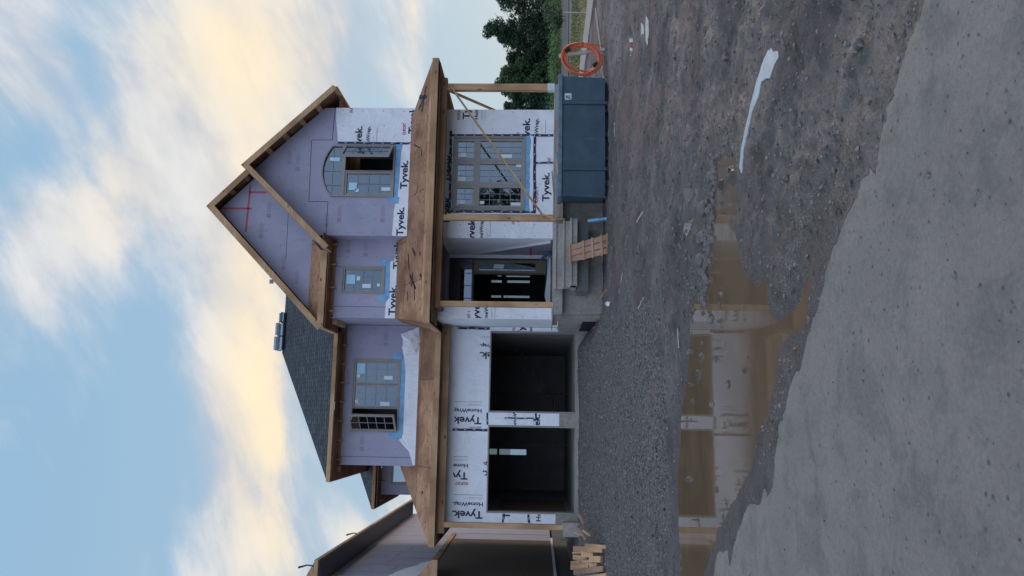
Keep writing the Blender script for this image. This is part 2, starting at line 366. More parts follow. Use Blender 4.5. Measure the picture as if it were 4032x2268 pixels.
def screws(mb, x0, x1, z0, z1, y, sp=.41, holes=(), mi=0, inside=None):
    nx = max(1, round((x1-x0)/sp)); nz = max(1, round((z1-z0)/sp))
    for i in range(nx+1):
        for j in range(nz+1):
            x = x0+.03+(x1-x0-.06)*i/nx+random.uniform(-.02, .02); z = z0+.03+(z1-z0-.06)*j/nz+random.uniform(-.03, .03)
            if any(a-.04 < x < b_+.04 and c-.04 < z < d+.04 for a, b_, c, d in holes): continue
            if inside and not inside(x, z): continue
            r = .011; mb.add([(x+r*math.cos(k*math.pi/3), y-.004, z+r*math.sin(k*math.pi/3)) for k in range(6)]+[(x+r*math.cos(k*math.pi/3), y, z+r*math.sin(k*math.pi/3)) for k in range(6)], [tuple(range(6))]+[(k, (k+1) % 6, (k+1) % 6+6, k+6) for k in range(6)], mi)
def tape(mb, x0, z0, x1, z1, y, w=.07):
    d = Vector((x1-x0, 0, z1-z0)); L = d.length; d.normalize(); nn = Vector((d.z, 0, -d.x)); n = max(2, int(L/.12)); pr = None
    L_, R_ = [], []
    for i in range(n+1):
        p = Vector((x0, y, z0))+d*L*i/n; j = random.uniform(-.008, .008); L_.append(p+nn*(w/2+j)); R_.append(p-nn*(w/2-j))
    for i in range(n):
        mb.add([L_[i], L_[i+1], R_[i+1], R_[i]], [(0, 1, 2, 3)], 0)
    k = .12
    while k < L:
        c = Vector((x0, y-.002, z0))+d*k; a = d*.028; e = nn*.010; mb.add([c-a-e, c+a-e, c+a+e, c-a+e], [(0, 1, 2, 3)], 1); k += .26
TAPE = ['navy_tape', 'white_dash']

exec_order = []
# ================================================================== HOUSE
H = empty('unfinished_house', (3.5, 20.5, .6), 'two storey house under construction with white wrapped ground floor and lilac board upper floor', 'house')
def part(mb, name, mats, parent=None, **k): return mb.build(name, mats, parent or H, **k)

G1 = 22.3; GW = 22.7; BY = 20.5; EY = 21.05; DY = 22.7; BACK = 31.0
TH = .16
# --- garage front wall
holes = [rect(-2.59, -.20, .72, 3.17), rect(.18, 2.49, .72, 3.17)]
gw = part(MB().plate([(-2.86, 1.25), (-2.60, 1.25), (-2.60, 3.18), (-.19, 3.18), (-.19, 1.17), (.17, 1.17), (.17, 3.18), (2.50, 3.18), (2.50, 1.22), (2.62, 1.22), (2.62, 4.6), (-2.86, 4.6)], [], G1, TH), 'wrapped_wall', 'wrap', label='white wrapped garage front wall with two openings')
L = MB(); ly = G1-.004
brand(L, -2.57, 3.30-.02, ly, (-2.84, -.35, 3.19, 4.18), 90, 'thdf', 1.02)
brand(L, -1.52, 3.73, ly, (-2.84, -.35, 3.19, 4.14), 90, 'thdf', 1.0)
brand(L, -1.46, 2.47, ly, (-2.2, -.35, 3.19, 4.14), 90, 'th', 1.0)
brand(L, .02, 3.38, ly, (-.28, 2.6, 3.19, 4.16), 90, 'thdf', 1.0)
brand(L, 1.98-.1, 2.62, ly, (-.28, 2.6, 3.19, 4.16), 90, 'thf', 1.02)
brand(L, -.35, 2.62, ly, (-.175, .165, 1.2, 3.1), 0, 'h', 1.0); brand(L, -.62, 1.72, ly, (-.17, .16, 1.2, 3.1), 0, 't', .9); brand(L, -.4, 2.2, ly, (-.17, .16, 1.2, 3.1), 0, 'f', .9)
brand(L, -2.75, 2.52, ly, (-2.85, -2.61, 1.3, 3.1), 0, 't', .9); brand(L, -2.8, 1.95, ly, (-2.85, -2.61, 1.3, 3.1), 0, 'h', 1.2)
brand(L, 2.33, 2.2, ly, (2.505, 2.615, 1.3, 3.1), 0, 'thd', 1.0)
L.build('lettering', INK, gw)
T = MB(); tape(T, -.33, 3.2, -.33, 4.2, G1-.008); tape(T, 2.575, 3.2, 2.575, 4.14, G1-.008); tape(T, -.18, 3.215, .16, 3.215, G1-.008, .05); tape(T, .02, 1.75, .02, 2.72, G1-.008, .04); tape(T, -2.85, 2.72, -2.62, 2.70, G1-.008, .05); tape(T, -2.85, 1.98, -2.62, 2.0, G1-.008, .06); tape(T, -.17, 1.8, .16, 1.84, G1-.008, .05)
T.build('tape', TAPE, gw)
# opening trims
for x0, x1 in ((-2.59, -.20), (.18, 2.49)):
    q = MB(); q.box(x0-.0, x0+.035, G1-.02, G1+.30, .735, 3.15); q.box(x1-.035, x1, G1-.02, G1+.30, .735, 3.15); q.box(x0, x1, G1-.021, G1+.30, 3.15, 3.185)
    part(q, 'opening_trim', 'window_frame')
# concrete stem
q = MB(); q.box(-2.88, -2.592, G1-.01, G1+.3, .3, 1.248); q.box(-.198, .178, G1-.01, G1+.3, .4, 1.168); q.box(2.492, 2.62, G1-.01, G1+.3, .4, 1.218)
part(q, 'foundation', 'concrete')
q = MB(); q.box(-2.86, 2.62, G1-.06, BACK, .3, .725); part(q, 'garage_slab', 'concrete')
# garage interior
q = MB(); q.box(-2.86, -2.72, G1+.3, BACK, .72, 4.6); q.box(2.50, 2.66, G1+.3, BACK, .72, 4.6); q.box(-2.86, 8.5, G1+.2, BACK, 4.6, 4.75)
q.box(2.51, 4.75, DY+.3, BACK, 1.2, 1.44); q.box(4.75, 8.5, BY+.2, BACK, 1.2, 1.42)
part(q, 'inner_wall', 'interior')
q = MB(); q.box(-2.715, -2.69, G1+.4, 27, .9, 3.0); 
for k in range(9): q.box(.2+k*.26, .45+k*.26, 27.0+0.0*k, 28.4, 1.0+k*.19, 1.04+k*.19)
q.box(-.9, -.86, 27.5, 27.6, .72, 4.6); q.box(-1.0+.9, .0, 27.5, 27.54, 2.9, 4.6); part(q, 'stair', 'interior_wood')
t_ = MB(); t_.box(.9, .95, 28.4, 28.5, .73, 4.59); part(t_, 'stud', 'interior_wood')
# back wall with windows seen through the house
bh = [rect(-1.40, -1.18, 3.37, 3.72), rect(-1.40, -1.18, 2.22, 3.28), rect(4.84, 4.95, 2.18, 3.24), rect(4.84, 4.95, 3.33, 3.74), rect(5.46, 5.58, 2.18, 3.1), rect(5.46, 5.58, 3.32, 3.75), rect(5.70, 5.82, 2.18, 3.15), rect(5.72, 5.80, 3.33, 3.5)]
part(MB().plate(rect(-2.86, 8.54, .5, 4.74), bh, BACK, .15), 'rear_wall', 'interior')
q = MB(); q.box(-1.45, 6.0, BACK+.05, BACK+.056, 2.1, 3.8); part(q, 'rear_pane', 'glass')
part(MB().plate(rect(-1.40, 8.54, 4.75, 8.2), [], BACK, .15), 'rear_wall', 'foam_board')
# side walls
q = MB(); q.box(8.38, 8.54, BY+.16, BACK, 1.2, 7.75); rw = part(q, 'side_wall', 'wrap')
q = MB(); q.box(-1.40, -1.24, GW+.12, BACK, 4.78, 7.66); part(q, 'side_wall', 'foam_board')
q = MB(); q.box(-1.0, 8.3, BY+3.6, BY+3.7, 4.8, 7.7); part(q, 'inner_wall', 'interior')
# --- left entry segment + return + recess
q = MB(); q.box(2.63, 3.06, BY, BY+.15, 1.44, 4.55); seg = part(q, 'wrapped_wall', 'wrap', label='narrow white wrapped wall left of the front door')
L = MB(); brand(L, 2.42, 3.37, BY-.004, (2.64, 3.05, 1.5, 4.4), 0, 'thdf', .95); screws(L, 2.66, 3.02, 1.5, 2.9, BY, .34, mi=0); L.build('lettering', INK, seg)
q = MB(); q.box(2.63, 2.78, BY+.15, G1, 1.26, 4.55); q.box(2.91, 3.06, BY+.15, DY+.0, 1.44, 4.55); part(q, 'return_wall', 'wrap')
q = MB(); q.prism([(2.50, BY+.3, 1.26), (2.625, BY+.1, 1.26), (2.625, G1-.02, 1.26), (2.60, G1-.02, 1.26)], (0, 0, .02))
part(q, 'wrap_flap', 'wrap')
# --- door wall
dh = [rect(3.06, 4.73, 1.50, 4.47)]
dw = part(MB().plate(rect(3.06, 4.85, 1.44, 4.62), dh, DY, .15), 'entry_wall', 'foam_board')
q = MB(); q.prism([(5.0, DY-.02, 0)]*0 or [(4.735, DY-.012, 1.5), (4.845, DY-.012, 1.5), (4.845, DY-.012, 4.5), (4.735, DY-.012, 4.5)], (0, .01, 0)); q.build('wrap_strip', 'wrap', dw)
D = part(MB().plate(rect(3.06, 4.73, 1.50, 4.47), [rect(3.12, 4.24, 1.60, 3.74), rect(4.29, 4.68, 1.60, 3.74), rect(3.12, 4.66, 3.80, 4.15)], DY-.03, .17), 'front_door', 'dark_frame', label='dark front door frame standing open')
q = MB(); q.box(3.12, 4.66, DY+.05, DY+.056, 3.80, 4.15); q.build('transom_pane', 'glass', D)
q = MB()
for x in (3.52, 3.90, 4.28): q.box(x-.008, x+.008, DY+.03, DY+.047, 3.80, 4.15)
q.box(3.12, 4.66, DY+.028, DY+.046, 4.08, 4.092); q.build('transom_grille', 'dark_frame', D)
q = MB(); q.plate(rect(4.292, 4.678, 1.602, 3.738), [rect(4.37, 4.60, 1.90, 3.58)], DY-.01, .06); q.build('side_panel', 'olive_door', D)
q = MB(); q.box(4.37, 4.60, DY+.02, DY+.026, 1.90, 3.58); q.build('side_pane', 'glass', D)
q = MB(); q.prism([(4.42, DY+.01, 2.86), (4.55, DY+.01, 2.83), (4.56, DY+.01, 3.14), (4.43, DY+.01, 3.17)], (0, .004, 0)); q.build('sticker', 'sticker_white', D)
q = MB(); q.prism([(4.66, DY-.1, 1.8), (4.83, DY-.1, 1.44), (4.845, DY-.7, 1.44), (4.84, DY-.5, 1.56)], (0, 0, .01)); q.box(3.1, 4.73, DY-.09, DY-.04, 1.46, 1.56); q.build('threshold_flashing', 'blue_flashing', D)
q = MB(); q.prism([(3.1, DY-.14, 1.45), (4.1, DY-.13, 1.45), (4.75, DY-.12, 1.455), (4.75, DY-.11, 1.49), (3.6, DY-.11, 1.62), (3.1, DY-.11, 1.5)], (0, .008, 0)); q.build('wrap_tail', 'wrap', D)
# return wall of the bay, facing left, wrap peeled from the board
q = MB(); q.box(4.85, 5.0, BY+.15, DY+.14, 1.44, 4.62); rt_ = part(q, 'return_wall', 'foam_board')
q = MB(); q.prism([(4.842, BY+.0, 1.46), (4.842, BY+.0, 4.5), (4.842, DY-.05, 4.5), (4.842, DY-.1, 3.7), (4.842, BY+.85, 2.2), (4.842, BY+.28, 1.5)], (-.006, 0, 0)); q.build('wrap_flap', 'wrap', rt_)
q = MB(); q.prism([(4.83, DY-.1, 3.75), (4.80, BY+.87, 2.2), (4.79, BY+.3, 1.48), (4.84, BY+.2, 1.48), (4.84, BY+.78, 2.2), (4.84, DY-.12, 3.9)], (-.012, 0, .01)); q.build('wrap_fold', 'wrap', rt_)
q = MB(); q.box(4.836, 4.849, BY+1.2, DY-.02, 2.02, 2.07); q.build('tape', 'red_tape', rt_)
# --- bay ground floor wall
W1 = (5.62, 7.74, 2.20, 4.22)
bw = part(MB().plate(rect(4.83, 8.53, 1.42, 4.62), [rect(*W1)], BY, .15), 'wrapped_wall', 'wrap', label='white wrapped ground floor wall around the large window')
L = MB(); y_ = BY-.004
brand(L, 5.88, 1.54, y_, (5.62, 8.52, 1.44, 2.0), 0, 't', .98)
brand(L, 5.86, 1.58, y_, (5.62, 8.5, 1.44, 2.1), 0, 'd', 1.0)
L.add(*text_geo("DUPONT", .34, 0, 6.80, 1.50, y_, (6.98, 8.5, 1.4, 2.1), .085), 1)
brand(L, 7.42, 2.10, y_, (7.80, 8.5, 1.44, 4.3), 0, 'thf', 1.02)
L.add(*text_geo("DUPONT", .34, 0, 7.53, 2.37, y_, (7.80, 8.5, 1.4, 2.6), .085), 1)
brand(L, 8.24, 3.79, y_, (7.8, 8.52, 1.44, 4.3), 0, 'thdf', 1.0)
brand(L, 4.58, 3.56, y_, (4.84, 5.32, 1.44, 4.3), 0, 'thf', .98)
L.add(*text_geo("DUPONT", .34, 0, 5.23, 2.47, y_, (4.84, 5.34, 1.4, 2.6), .085), 1); brand(L, 5.28, 2.2, y_, (4.84, 5.5, 1.44, 2.6), 0, 't', 1.)
brand(L, 5.2, 4.26, y_, (5.0, 7.7, 4.24, 4.40), 0, 't', 1.0); brand(L, 6.4, 4.24, y_, (5.0, 7.7, 4.24, 4.38), 0, 't', 1.0)
screws(L, 4.86, 5.25, 1.5, 4.0, BY, .45); screws(L, 7.9, 8.5, 1.5, 4.2, BY, .5)
L.build('lettering', INK, bw)
T = MB(); ty = BY-.008
tape(T, 7.775, 1.44, 7.775, 4.3, ty); tape(T, 5.58, 1.93, 5.58, 4.25, ty, .07); tape(T, 5.55, 1.93, 7.8, 1.96, ty-.002, .075); tape(T, 6.98, 1.44, 6.98, 2.06, ty-.004, .05)
tape(T, 5.5, 4.26, 7.9, 4.30, ty-.002, .07); T.build('tape', TAPE, bw)
q = MB(); q.box(5.60, 7.76, BY-.012, BY-.002, 2.06, 2.195); q.build('sill_flashing', 'blue_flashing', bw)
q = MB(); pts = [(5.6+i*.12, 2.07+random.uniform(-.015, .015)) for i in range(19)]
q.prism([(p[0], BY-.014, p[1]) for p in pts]+[(7.76, BY-.014, 1.99), (5.6, BY-.014, 1.99)], (0, .006, 0)); q.build('sill_strip', 'wrap', bw)

# ---------------------------------------------------------------- windows
def grille(mb, x0, x1, z0, z1, nx, nz, y, w=.012):
    for i in range(1, nx): x = x0+(x1-x0)*i/nx; mb.box(x-w/2, x+w/2, y-.008, y, z0, z1)
    for j in range(1, nz): z = z0+(z1-z0)*j/nz; mb.box(x0, x1, y-.0095, y-.0005, z-w/2, z+w/2)
def sash(fr, x0, x1, z0, z1, y, w=.055):
    fr.plate(rect(x0, x1, z0, z1), [rect(x0+w, x1-w, z0+w, z1-w)], y, .06)
    return x0+w, x1-w, z0+w, z1-w
def stick(mb, x, z, w, h, y, rot=0., mi=0):
    c, s_ = math.cos(rot), math.sin(rot); q = [(-w/2, -h/2), (w/2, -h/2), (w/2, h/2), (-w/2, h/2)]
    mb.prism([(x+a*c-b_*s_, y, z+a*s_+b_*c) for a, b_ in q], (0, .004, 0), mi)
# big bay window
x0, x1, z0, z1 = W1
wb = part(MB().plate(rect(x0+.003, x1-.003, z0+.003, z1-.003), [rect(x0+.05, x1-.05, z0+.05, z1-.05)], BY-.03, .12), 'window', 'window_frame', label='large taupe six part window of the ground floor bay')
F_ = MB(); Gp = MB(); Gg = MB(); St = MB()
cols = [x0+.05, x0+.05+.673, x0+.05+1.347, x1-.05]
for i in range(3):
    a, c = cols[i], cols[i+1]
    for lo, hi, nz in ((z0+.05, 3.53, 4), (3.55, z1-.05, 2)):
        s_ = sash(F_, a+.012, c-.012, lo, hi, BY-.012, .07 if nz == 4 else .085)
        Gp.box(s_[0], s_[1], BY+.03, BY+.036, s_[2], s_[3]); grille(Gg, s_[0], s_[1], s_[2], s_[3], 3, nz, BY+.026)
for i in (1, 2): F_.box(cols[i]-.012, cols[i]+.012, BY-.02, BY+.05, z0+.05, z1-.05)
F_.box(cols[0], cols[3], BY-.022, BY+.05, 3.53, 3.55)
F_.build('sash', 'window_frame', wb); Gp.build('pane', 'glass', wb); Gg.build('grille', 'grille', wb)
stick(St, 5.80, 2.45, .10, .27, BY+.012); stick(St, 5.84, 3.38, .09, .12, BY+.012); stick(St, 6.92, 2.38, .13, .15, BY+.012); stick(St, 7.17, 2.73, .11, .30, BY+.012); stick(St, 6.5, 3.95, .12, .2, BY+.012); stick(St, 5.85, 3.95, .12, .2, BY+.012); stick(St, 7.2, 3.95, .12, .2, BY+.012)
St.build('sticker', 'sticker_white', wb)

# --- bay upper wall with arched window, running up into the front gable
AX0, AX1, AZ0, AZS, AZT = 5.965, 7.465, 5.83, 7.58, 7.88
def arch(x0, x1, z0, zs, zt, n=14):
    cx, hw, r_ = (x0+x1)/2, (x1-x0)/2, zt-zs; R_ = (hw*hw+r_*r_)/(2*r_); cz = zt-R_; a0 = math.asin(hw/R_)
    return [(x0, z0), (x1, z0)]+[(cx+R_*math.sin(a0-2*a0*i/n), cz+R_*math.cos(a0-2*a0*i/n)) for i in range(n+1)]
bu = part(MB().plate([(4.87, 5.3), (8.56, 5.3), (8.56, 7.88), (6.71, 9.82), (4.87, 7.9)], [arch(AX0, AX1, AZ0, AZS, AZT)], BY+.002, .13), 'board_wall', 'foam_board', label='lilac board wall of the front gable')
q = MB(); inb = lambda x, z: z < 9.6-1.05*abs(x-6.71)
screws(q, 4.92, 8.5, 5.9, 9.5, BY+.002, .4, holes=[(5.9, 7.5, 5.7, 7.9), (7.5, 8.6, 5, 7.6)], inside=inb); q.build('screw', 'screw', bu)
q = MB()
for a in (((7.61, 8.21), (7.615, 7.63)), ((5.826, 8.18), (7.61, 8.215)), ((5.826, 8.18), (5.83, 7.65)), ((4.9, 7.645), (5.83, 7.65)), ((7.615, 7.63), (8.56, 7.6))):
    q.bar((a[0][0], BY-.002, a[0][1]), (a[1][0], BY-.002, a[1][1]), .004, .012, up=(1, 0, 0) if abs(a[0][0]-a[1][0]) < .1 else (0, 0, 1))
q.build('seam', 'board_seam', bu)
def prints(mb, lst, y):
    for x, z, s_ in lst:
        mb.box(x, x+.12*s_, y-.003, y+.001, z, z+.12*s_)
        for j in range(3): mb.box(x+.16*s_, x+(.42+.06*(j % 2))*s_, y-.003, y+.001, z+.015+.04*s_*j, z+.03+.04*s_*j)
q = MB(); prints(q, [(5.25, 7.25, 1), (5.25, 6.05, 1), (6.7, 8.5, 1), (5.1, 7.6, .9), (6.9, 8.75, .9)], BY+.002); q.build('print', 'board_print', bu)
# wrapped patch on the right, band under the window
q = MB(); q.prism([(7.54, BY-.006, 5.30), (8.565, BY-.006, 5.30), (8.565, BY-.006, 7.57), (8.2, BY-.006, 7.55), (7.56, BY-.006, 7.46)], (0, .006, 0)); wp = q.build('wrap_patch', 'wrap', bu)
L = MB(); y_ = BY-.011
brand(L, 7.20, 6.80, y_, (7.57, 8.5, 5.45, 7.5), 0, 'thf', .98); L.add(*text_geo("DUPONT", .34, 0, 7.78, 5.57, y_, None, .085), 1); brand(L, 7.80, 5.30, y_, (7.57, 8.5, 5.30, 5.52), 0, 't', 1.0)
L.add(*text_geo("DUPONT", .34, 0, 8.42, 7.10, y_, (7.5, 8.55, 5, 8), .085), 1); screws(L, 7.6, 8.5, 5.6, 7.4, BY-.007, .55)
L.build('lettering', INK, bu)
q = MB(); q.prism([(4.87, BY-.008, 5.30), (7.55, BY-.008, 5.30), (7.55, BY-.008, 5.62), (7.3, BY-.008, 5.67), (6.2, BY-.008, 5.70), (5.6, BY-.008, 5.80), (4.87, BY-.008, 5.82)], (0, .006, 0)); q.build('wrap_patch', 'wrap', bu)
L = MB(); brand(L, 6.20, 5.47, BY-.013, (4.9, 7.5, 5.3, 5.9), 0, 't', .98); brand(L, 4.87, 5.52, BY-.013, (4.88, 7.5, 5.3, 5.9), 0, 't', .96); L.build('lettering', INK, bu)
T = MB(); tape(T, 7.52, 5.3, 7.53, 7.46, BY-.012, .06); T.build('tape', TAPE, bu)
q = MB(); q.prism([(5.9, BY-.012, 5.72), (7.53, BY-.012, 5.66), (7.53, BY-.012, 5.82), (5.9, BY-.012, 5.82)], (0, .003, 0)); q.prism([(5.78, BY-.010, 5.68), (5.97, BY-.010, 5.66), (5.97, BY-.010, 6.02), (5.82, BY-.010, 5.95)], (0, .003, 0)); q.build('sill_flashing', 'blue_flashing', bu)
# arched window
def arch_in(d): return arch(AX0+d, AX1-d, AZ0+d, AZS, AZT-d)
wa = part(MB().plate(arch_in(.004), [arch(AX0+.045, AX1-.045, 7.30, AZS-.005, AZT-.045), rect(AX0+.045, 6.69, AZ0+.045, 7.21), rect(6.72, AX1-.045, AZ0+.045, 7.21)], BY-.04, .13), 'window', 'window_frame', label='arched taupe window with its right sash swung open')
q = MB(); s1 = sash(q, AX0+.05, 6.685, AZ0+.05, 7.205, BY-.02, .05); q.build('sash', 'window_frame', wa)
q = MB(); q.box(s1[0], s1[1], BY+.03, BY+.036, s1[2], s1[3]); q.plate(arch(AX0+.045, AX1-.045, 7.30, AZS-.005, AZT-.045), [], BY+.03, .006); q.build('pane', 'glass', wa)
q = MB(); grille(q, s1[0], s1[1], s1[2], s1[3], 2, 4, BY+.022)
for x in (6.3, 6.715, 7.13): q.box(x-.007, x+.007, BY+.012, BY+.022, 7.30, AZT-.05-(abs(x-6.715)/.75)**2*.26)
q.box(AX0+.05, AX1-.05, BY+.011, BY+.021, 7.56, 7.572); q.build('grille', 'grille', wa)
q = MB(); stick(q, 6.27, 6.98, .22, .22, BY+.01, mi=1); stick(q, 6.2, 6.05, .1, .25, BY+.01); stick(q, 6.16, 6.86, .1, .1, BY+.01, .1); stick(q, 7.05, 7.48, .12, .2, BY+.008, mi=1); stick(q, 7.06, 7.62, .1, .09, BY+.008); q.build('sticker', ['sticker_white', 'sticker_blue'], wa)
def open_sash(hx, hy, fx, fy, z0, z1, parent, nx, nz, lab):
    """casement leaf from hinge (hx,hy) to free edge (fx,fy)"""
    d = Vector((fx-hx, fy-hy, 0)); Lw = d.length; d.normalize(); n = Vector((-d.y, d.x, 0))
    def tr(mb):
        mb.v = [tuple(Vector((hx, hy, 0))+d*v[0]+n*v[1]+Vector((0, 0, v[2]))) for v in mb.v]; return mb
    f = MB(); s_ = sash(f, 0, Lw, z0, z1, -.02, .05); o = tr(f).build('open_sash', 'window_frame', parent, label=lab)
    g = MB(); g.box(s_[0], s_[1], 0, .005, s_[2], s_[3]); tr(g).build('pane', 'glass', parent)
    g = MB(); grille(g, *s_, nx, nz, .018, .016); grille(g, *s_, nx, nz, -.002, .016); tr(g).build('grille', 'grille', parent)
    return o
open_sash(7.41, BY-.05, 6.93, BY-.62, AZ0+.05, 7.215, wa, 2, 5, 'window leaf swung outward')

# --- entry upper wall + gable triangle behind
eh = rect(3.36, 4.115, 6.08, 7.29)
eu = part(MB().plate([(2.67, 5.55), (4.90, 5.55), (4.90, 7.7), (8.9, 7.7), (5.72, 10.9), (2.67, 7.95)], [eh], EY, .13), 'board_wall', 'foam_board', label='lilac board wall of the tall rear gable')
q = MB(); screws(q, 2.75, 4.82, 5.9, 7.6, EY, .42, holes=[(3.3, 4.2, 6, 7.4)]); screws(q, 3.0, 8.0, 8.2, 10.8, EY, .42, inside=lambda x, z: z < 10.7-.98*abs(x-5.72)); q.build('screw', 'screw', eu)
q = MB()
for a, b_ in (((2.98, 5.9), (2.99, 7.5)), ((4.3, 8.9), (6.2, 8.93)), ((4.10, 7.30), (4.12, 7.7))): q.bar((a[0], EY-.002, a[1]), (b_[0], EY-.002, b_[1]), .004, .01, up=(1, 0, 0) if abs(a[0]-b_[0]) < .2 else (0, 0, 1))
q.build('seam', 'board_seam', eu)
q = MB()
for a, b_ in (((6.45, 10.07), (5.08, 10.10)), ((5.76, 10.85), (5.76, 9.98)), ((6.24, 10.1), (6.24, 9.6))): q.bar((a[0], EY-.004, a[1]), (b_[0], EY-.004, b_[1]), .006, .05, up=(1, 0, 0) if abs(a[0]-b_[0]) < .2 else (0, 0, 1))
q.build('tape', 'red_tape', eu)
q = MB(); prints(q, [(5.5, 9.42, 1), (3.6, 9.2, 1), (4.0, 8.9, .9), (4.4, 6.6, 1), (3.6, 8.5, .8), (4.5, 7.1, .9), (4.9, 9.6, 1)], EY); q.build('print', 'board_print', eu)
q = MB(); q.prism([(2.67, EY-.008, 5.5), (4.87, EY-.008, 5.5), (4.87, EY-.008, 5.66), (4.3, EY-.008, 5.84), (4.25, EY-.008, 5.98), (3.2, EY-.008, 5.99), (3.1, EY-.008, 6.02), (2.67, EY-.008, 6.03)], (0, .006, 0)); q.build('wrap_patch', 'wrap', eu)
L = MB(); brand(L, 4.05, 5.67, EY-.012, (2.7, 4.85, 5.4, 6.0), 0, 't', 1.0); brand(L, 2.75, 5.74, EY-.012, (2.7, 4.85, 5.4, 6.0), 0, 't', 1.0); L.build('lettering', INK, eu)
q = MB(); q.prism([(3.22, EY-.014, 5.93), (4.26, EY-.014, 5.95), (4.24, EY-.014, 6.07), (3.25, EY-.014, 6.07)], (0, .005, 0)); q.prism([(3.10, EY-.012, 6.05), (3.2, EY-.012, 5.96), (3.36, EY-.012, 5.97), (3.35, EY-.012, 6.12), (3.2, EY-.012, 6.30)], (0, .004, 0)); q.prism([(4.12, EY-.012, 6.06), (4.28, EY-.012, 5.97), (4.36, EY-.012, 6.15), (4.25, EY-.012, 6.28)], (0, .004, 0)); q.build('sill_flashing', 'blue_flashing', eu)
def simple_window(x0, x1, z0, z1, y, nx, nz, label, sashes=1, parent=None):
    w = part(MB().plate(rect(x0, x1, z0, z1), [rect(x0+.04, x1-.04, z0+.04, z1-.04)], y-.03, .11), 'window', 'window_frame', parent, label=label)
    f, p, g = MB(), MB(), MB(); sw = (x1-x0-.08)/sashes; out = []
    for i in range(sashes):
        s_ = sash(f, x0+.04+sw*i+.004, x0+.04+sw*(i+1)-.004, z0+.044, z1-.044, y-.012, .045); p.box(s_[0], s_[1], y+.03, y+.036, s_[2], s_[3]); grille(g, *s_, nx, nz, y+.026, .009)
    f.build('sash', 'window_frame', w); p.build('pane', 'glass', w); g.build('grille', 'grille', w); return w
w = simple_window(3.36, 4.115, 6.08, 7.29, EY, 3, 4, 'small taupe window above the front door')
q = MB(); stick(q, 3.75, 7.03, .26, .24, EY+.01, mi=1); stick(q, 3.78, 6.82, .12, .1, EY+.01); stick(q, 3.57, 6.58, .12, .24, EY+.01); stick(q, 3.6, 6.25, .08, .08, EY+.01); q.build('sticker', ['sticker_white', 'sticker_blue'], w)
q = MB(); q.box(4.87, 4.985, BY+.13, EY, 5.3, 7.75); part(q, 'board_wall', 'foam_board')
q = MB(); q.box(2.67, 2.80, EY+.13, GW+.0, 5.0, 7.7); part(q, 'board_wall', 'foam_board')

# --- garage upper wall
gh = rect(-.455, 1.645, 5.82, 7.24)
gu = part(MB().plate(rect(-1.40, 2.66, 4.8, 7.66), [gh], GW, .12), 'board_wall', 'foam_board', label='lilac board wall above the garage')
q = MB(); screws(q, -1.38, 2.6, 5.45, 7.45, GW, .42, holes=[(-.5, 1.7, 5.7, 7.3)]); q.build('screw', 'screw', gu)
q = MB(); q.bar((-1.16, GW-.002, 5.3), (-1.16, GW-.002, 7.5), .004, .01, up=(1, 0, 0)); q.build('seam', 'board_seam', gu)
q = MB(); prints(q, [(2.05, 6.25, .9), (-1.0, 6.8, 1), (.9, 7.3, .8)], GW); q.build('print', 'board_print', gu)
q = MB(); q.prism([(-1.36, GW-.008, 5.28), (2.64, GW-.008, 5.24), (2.64, GW-.008, 5.36), (2.35, GW-.03, 5.80), (1.9, GW-.02, 5.78), (1.66, GW-.008, 5.72), (-.60, GW-.008, 5.70), (-.66, GW-.008, 5.79), (-1.0, GW-.01, 5.48), (-1.36, GW-.008, 5.36)], (0, .006, 0)); q.build('wrap_patch', 'wrap', gu)
q = MB(); rr = random.Random(3); pts = [(2.62, 5.32), (2.40, 5.86), (2.2, 5.74), (2.0, 5.80), (1.8, 5.7), (1.85, 5.4), (2.2, 5.28)]
c0 = (2.2, GW-.14, 5.55); q.add([(p[0], GW-.03-rr.random()*.08, p[1]) for p in pts]+[c0], [(i, (i+1) % 7, 7) for i in range(7)])
o = q.build('wrap_fold', 'wrap', gu); sm = o.modifiers.new('t', 'SOLIDIFY'); sm.thickness = .006
q = MB(); q.box(-.5, 1.70, GW-.016, GW-.009, 5.68, 5.82); q.prism([(1.645, GW-.014, 5.78), (1.83, GW-.014, 5.80), (1.86, GW-.014, 5.9), (1.80, GW-.014, 6.12), (1.66, GW-.014, 6.05)], (0, .005, 0)); q.prism([(-.46, GW-.014, 5.70), (-.62, GW-.014, 5.73), (-.64, GW-.014, 6.05), (-.5, GW-.014, 6.12), (-.46, GW-.014, 6.0)], (0, .005, 0)); q.build('sill_flashing', 'blue_flashing', gu)
wg = part(MB().plate(rect(-.455, 1.645, 5.82, 7.24), [rect(-.41, .215, 5.865, 7.195), rect(.245, 1.60, 5.865, 7.195)], GW-.03, .11), 'window', 'window_frame', label='wide taupe window above the garage with its left leaf open')
f, p, g = MB(), MB(), MB()
for a, c in ((.25, .92), (.93, 1.595)):
    s_ = sash(f, a, c, 5.87, 7.19, GW-.012, .045); p.box(s_[0], s_[1], GW+.03, GW+.036, s_[2], s_[3]); grille(g, *s_, 3, 4, GW+.026, .007)
f.build('sash', 'window_frame', wg); p.build('pane', 'glass', wg); g.build('grille', 'grille', wg)
q = MB(); stick(q, 1.38, 7.0, .3, .24, GW+.01, mi=1); stick(q, 1.17, 7.06, .1, .1, GW+.01); stick(q, 1.12, 6.18, .11, .26, GW+.01); stick(q, .42, 7.08, .1, .1, GW+.01, .2); stick(q, .36, 6.25, .11, .28, GW+.01); q.build('sticker', ['sticker_white', 'sticker_blue'], wg)
open_sash(-.40, GW-.05, .03, GW-.50, 5.87, 7.20, wg, 2, 5, 'window leaf swung outward')

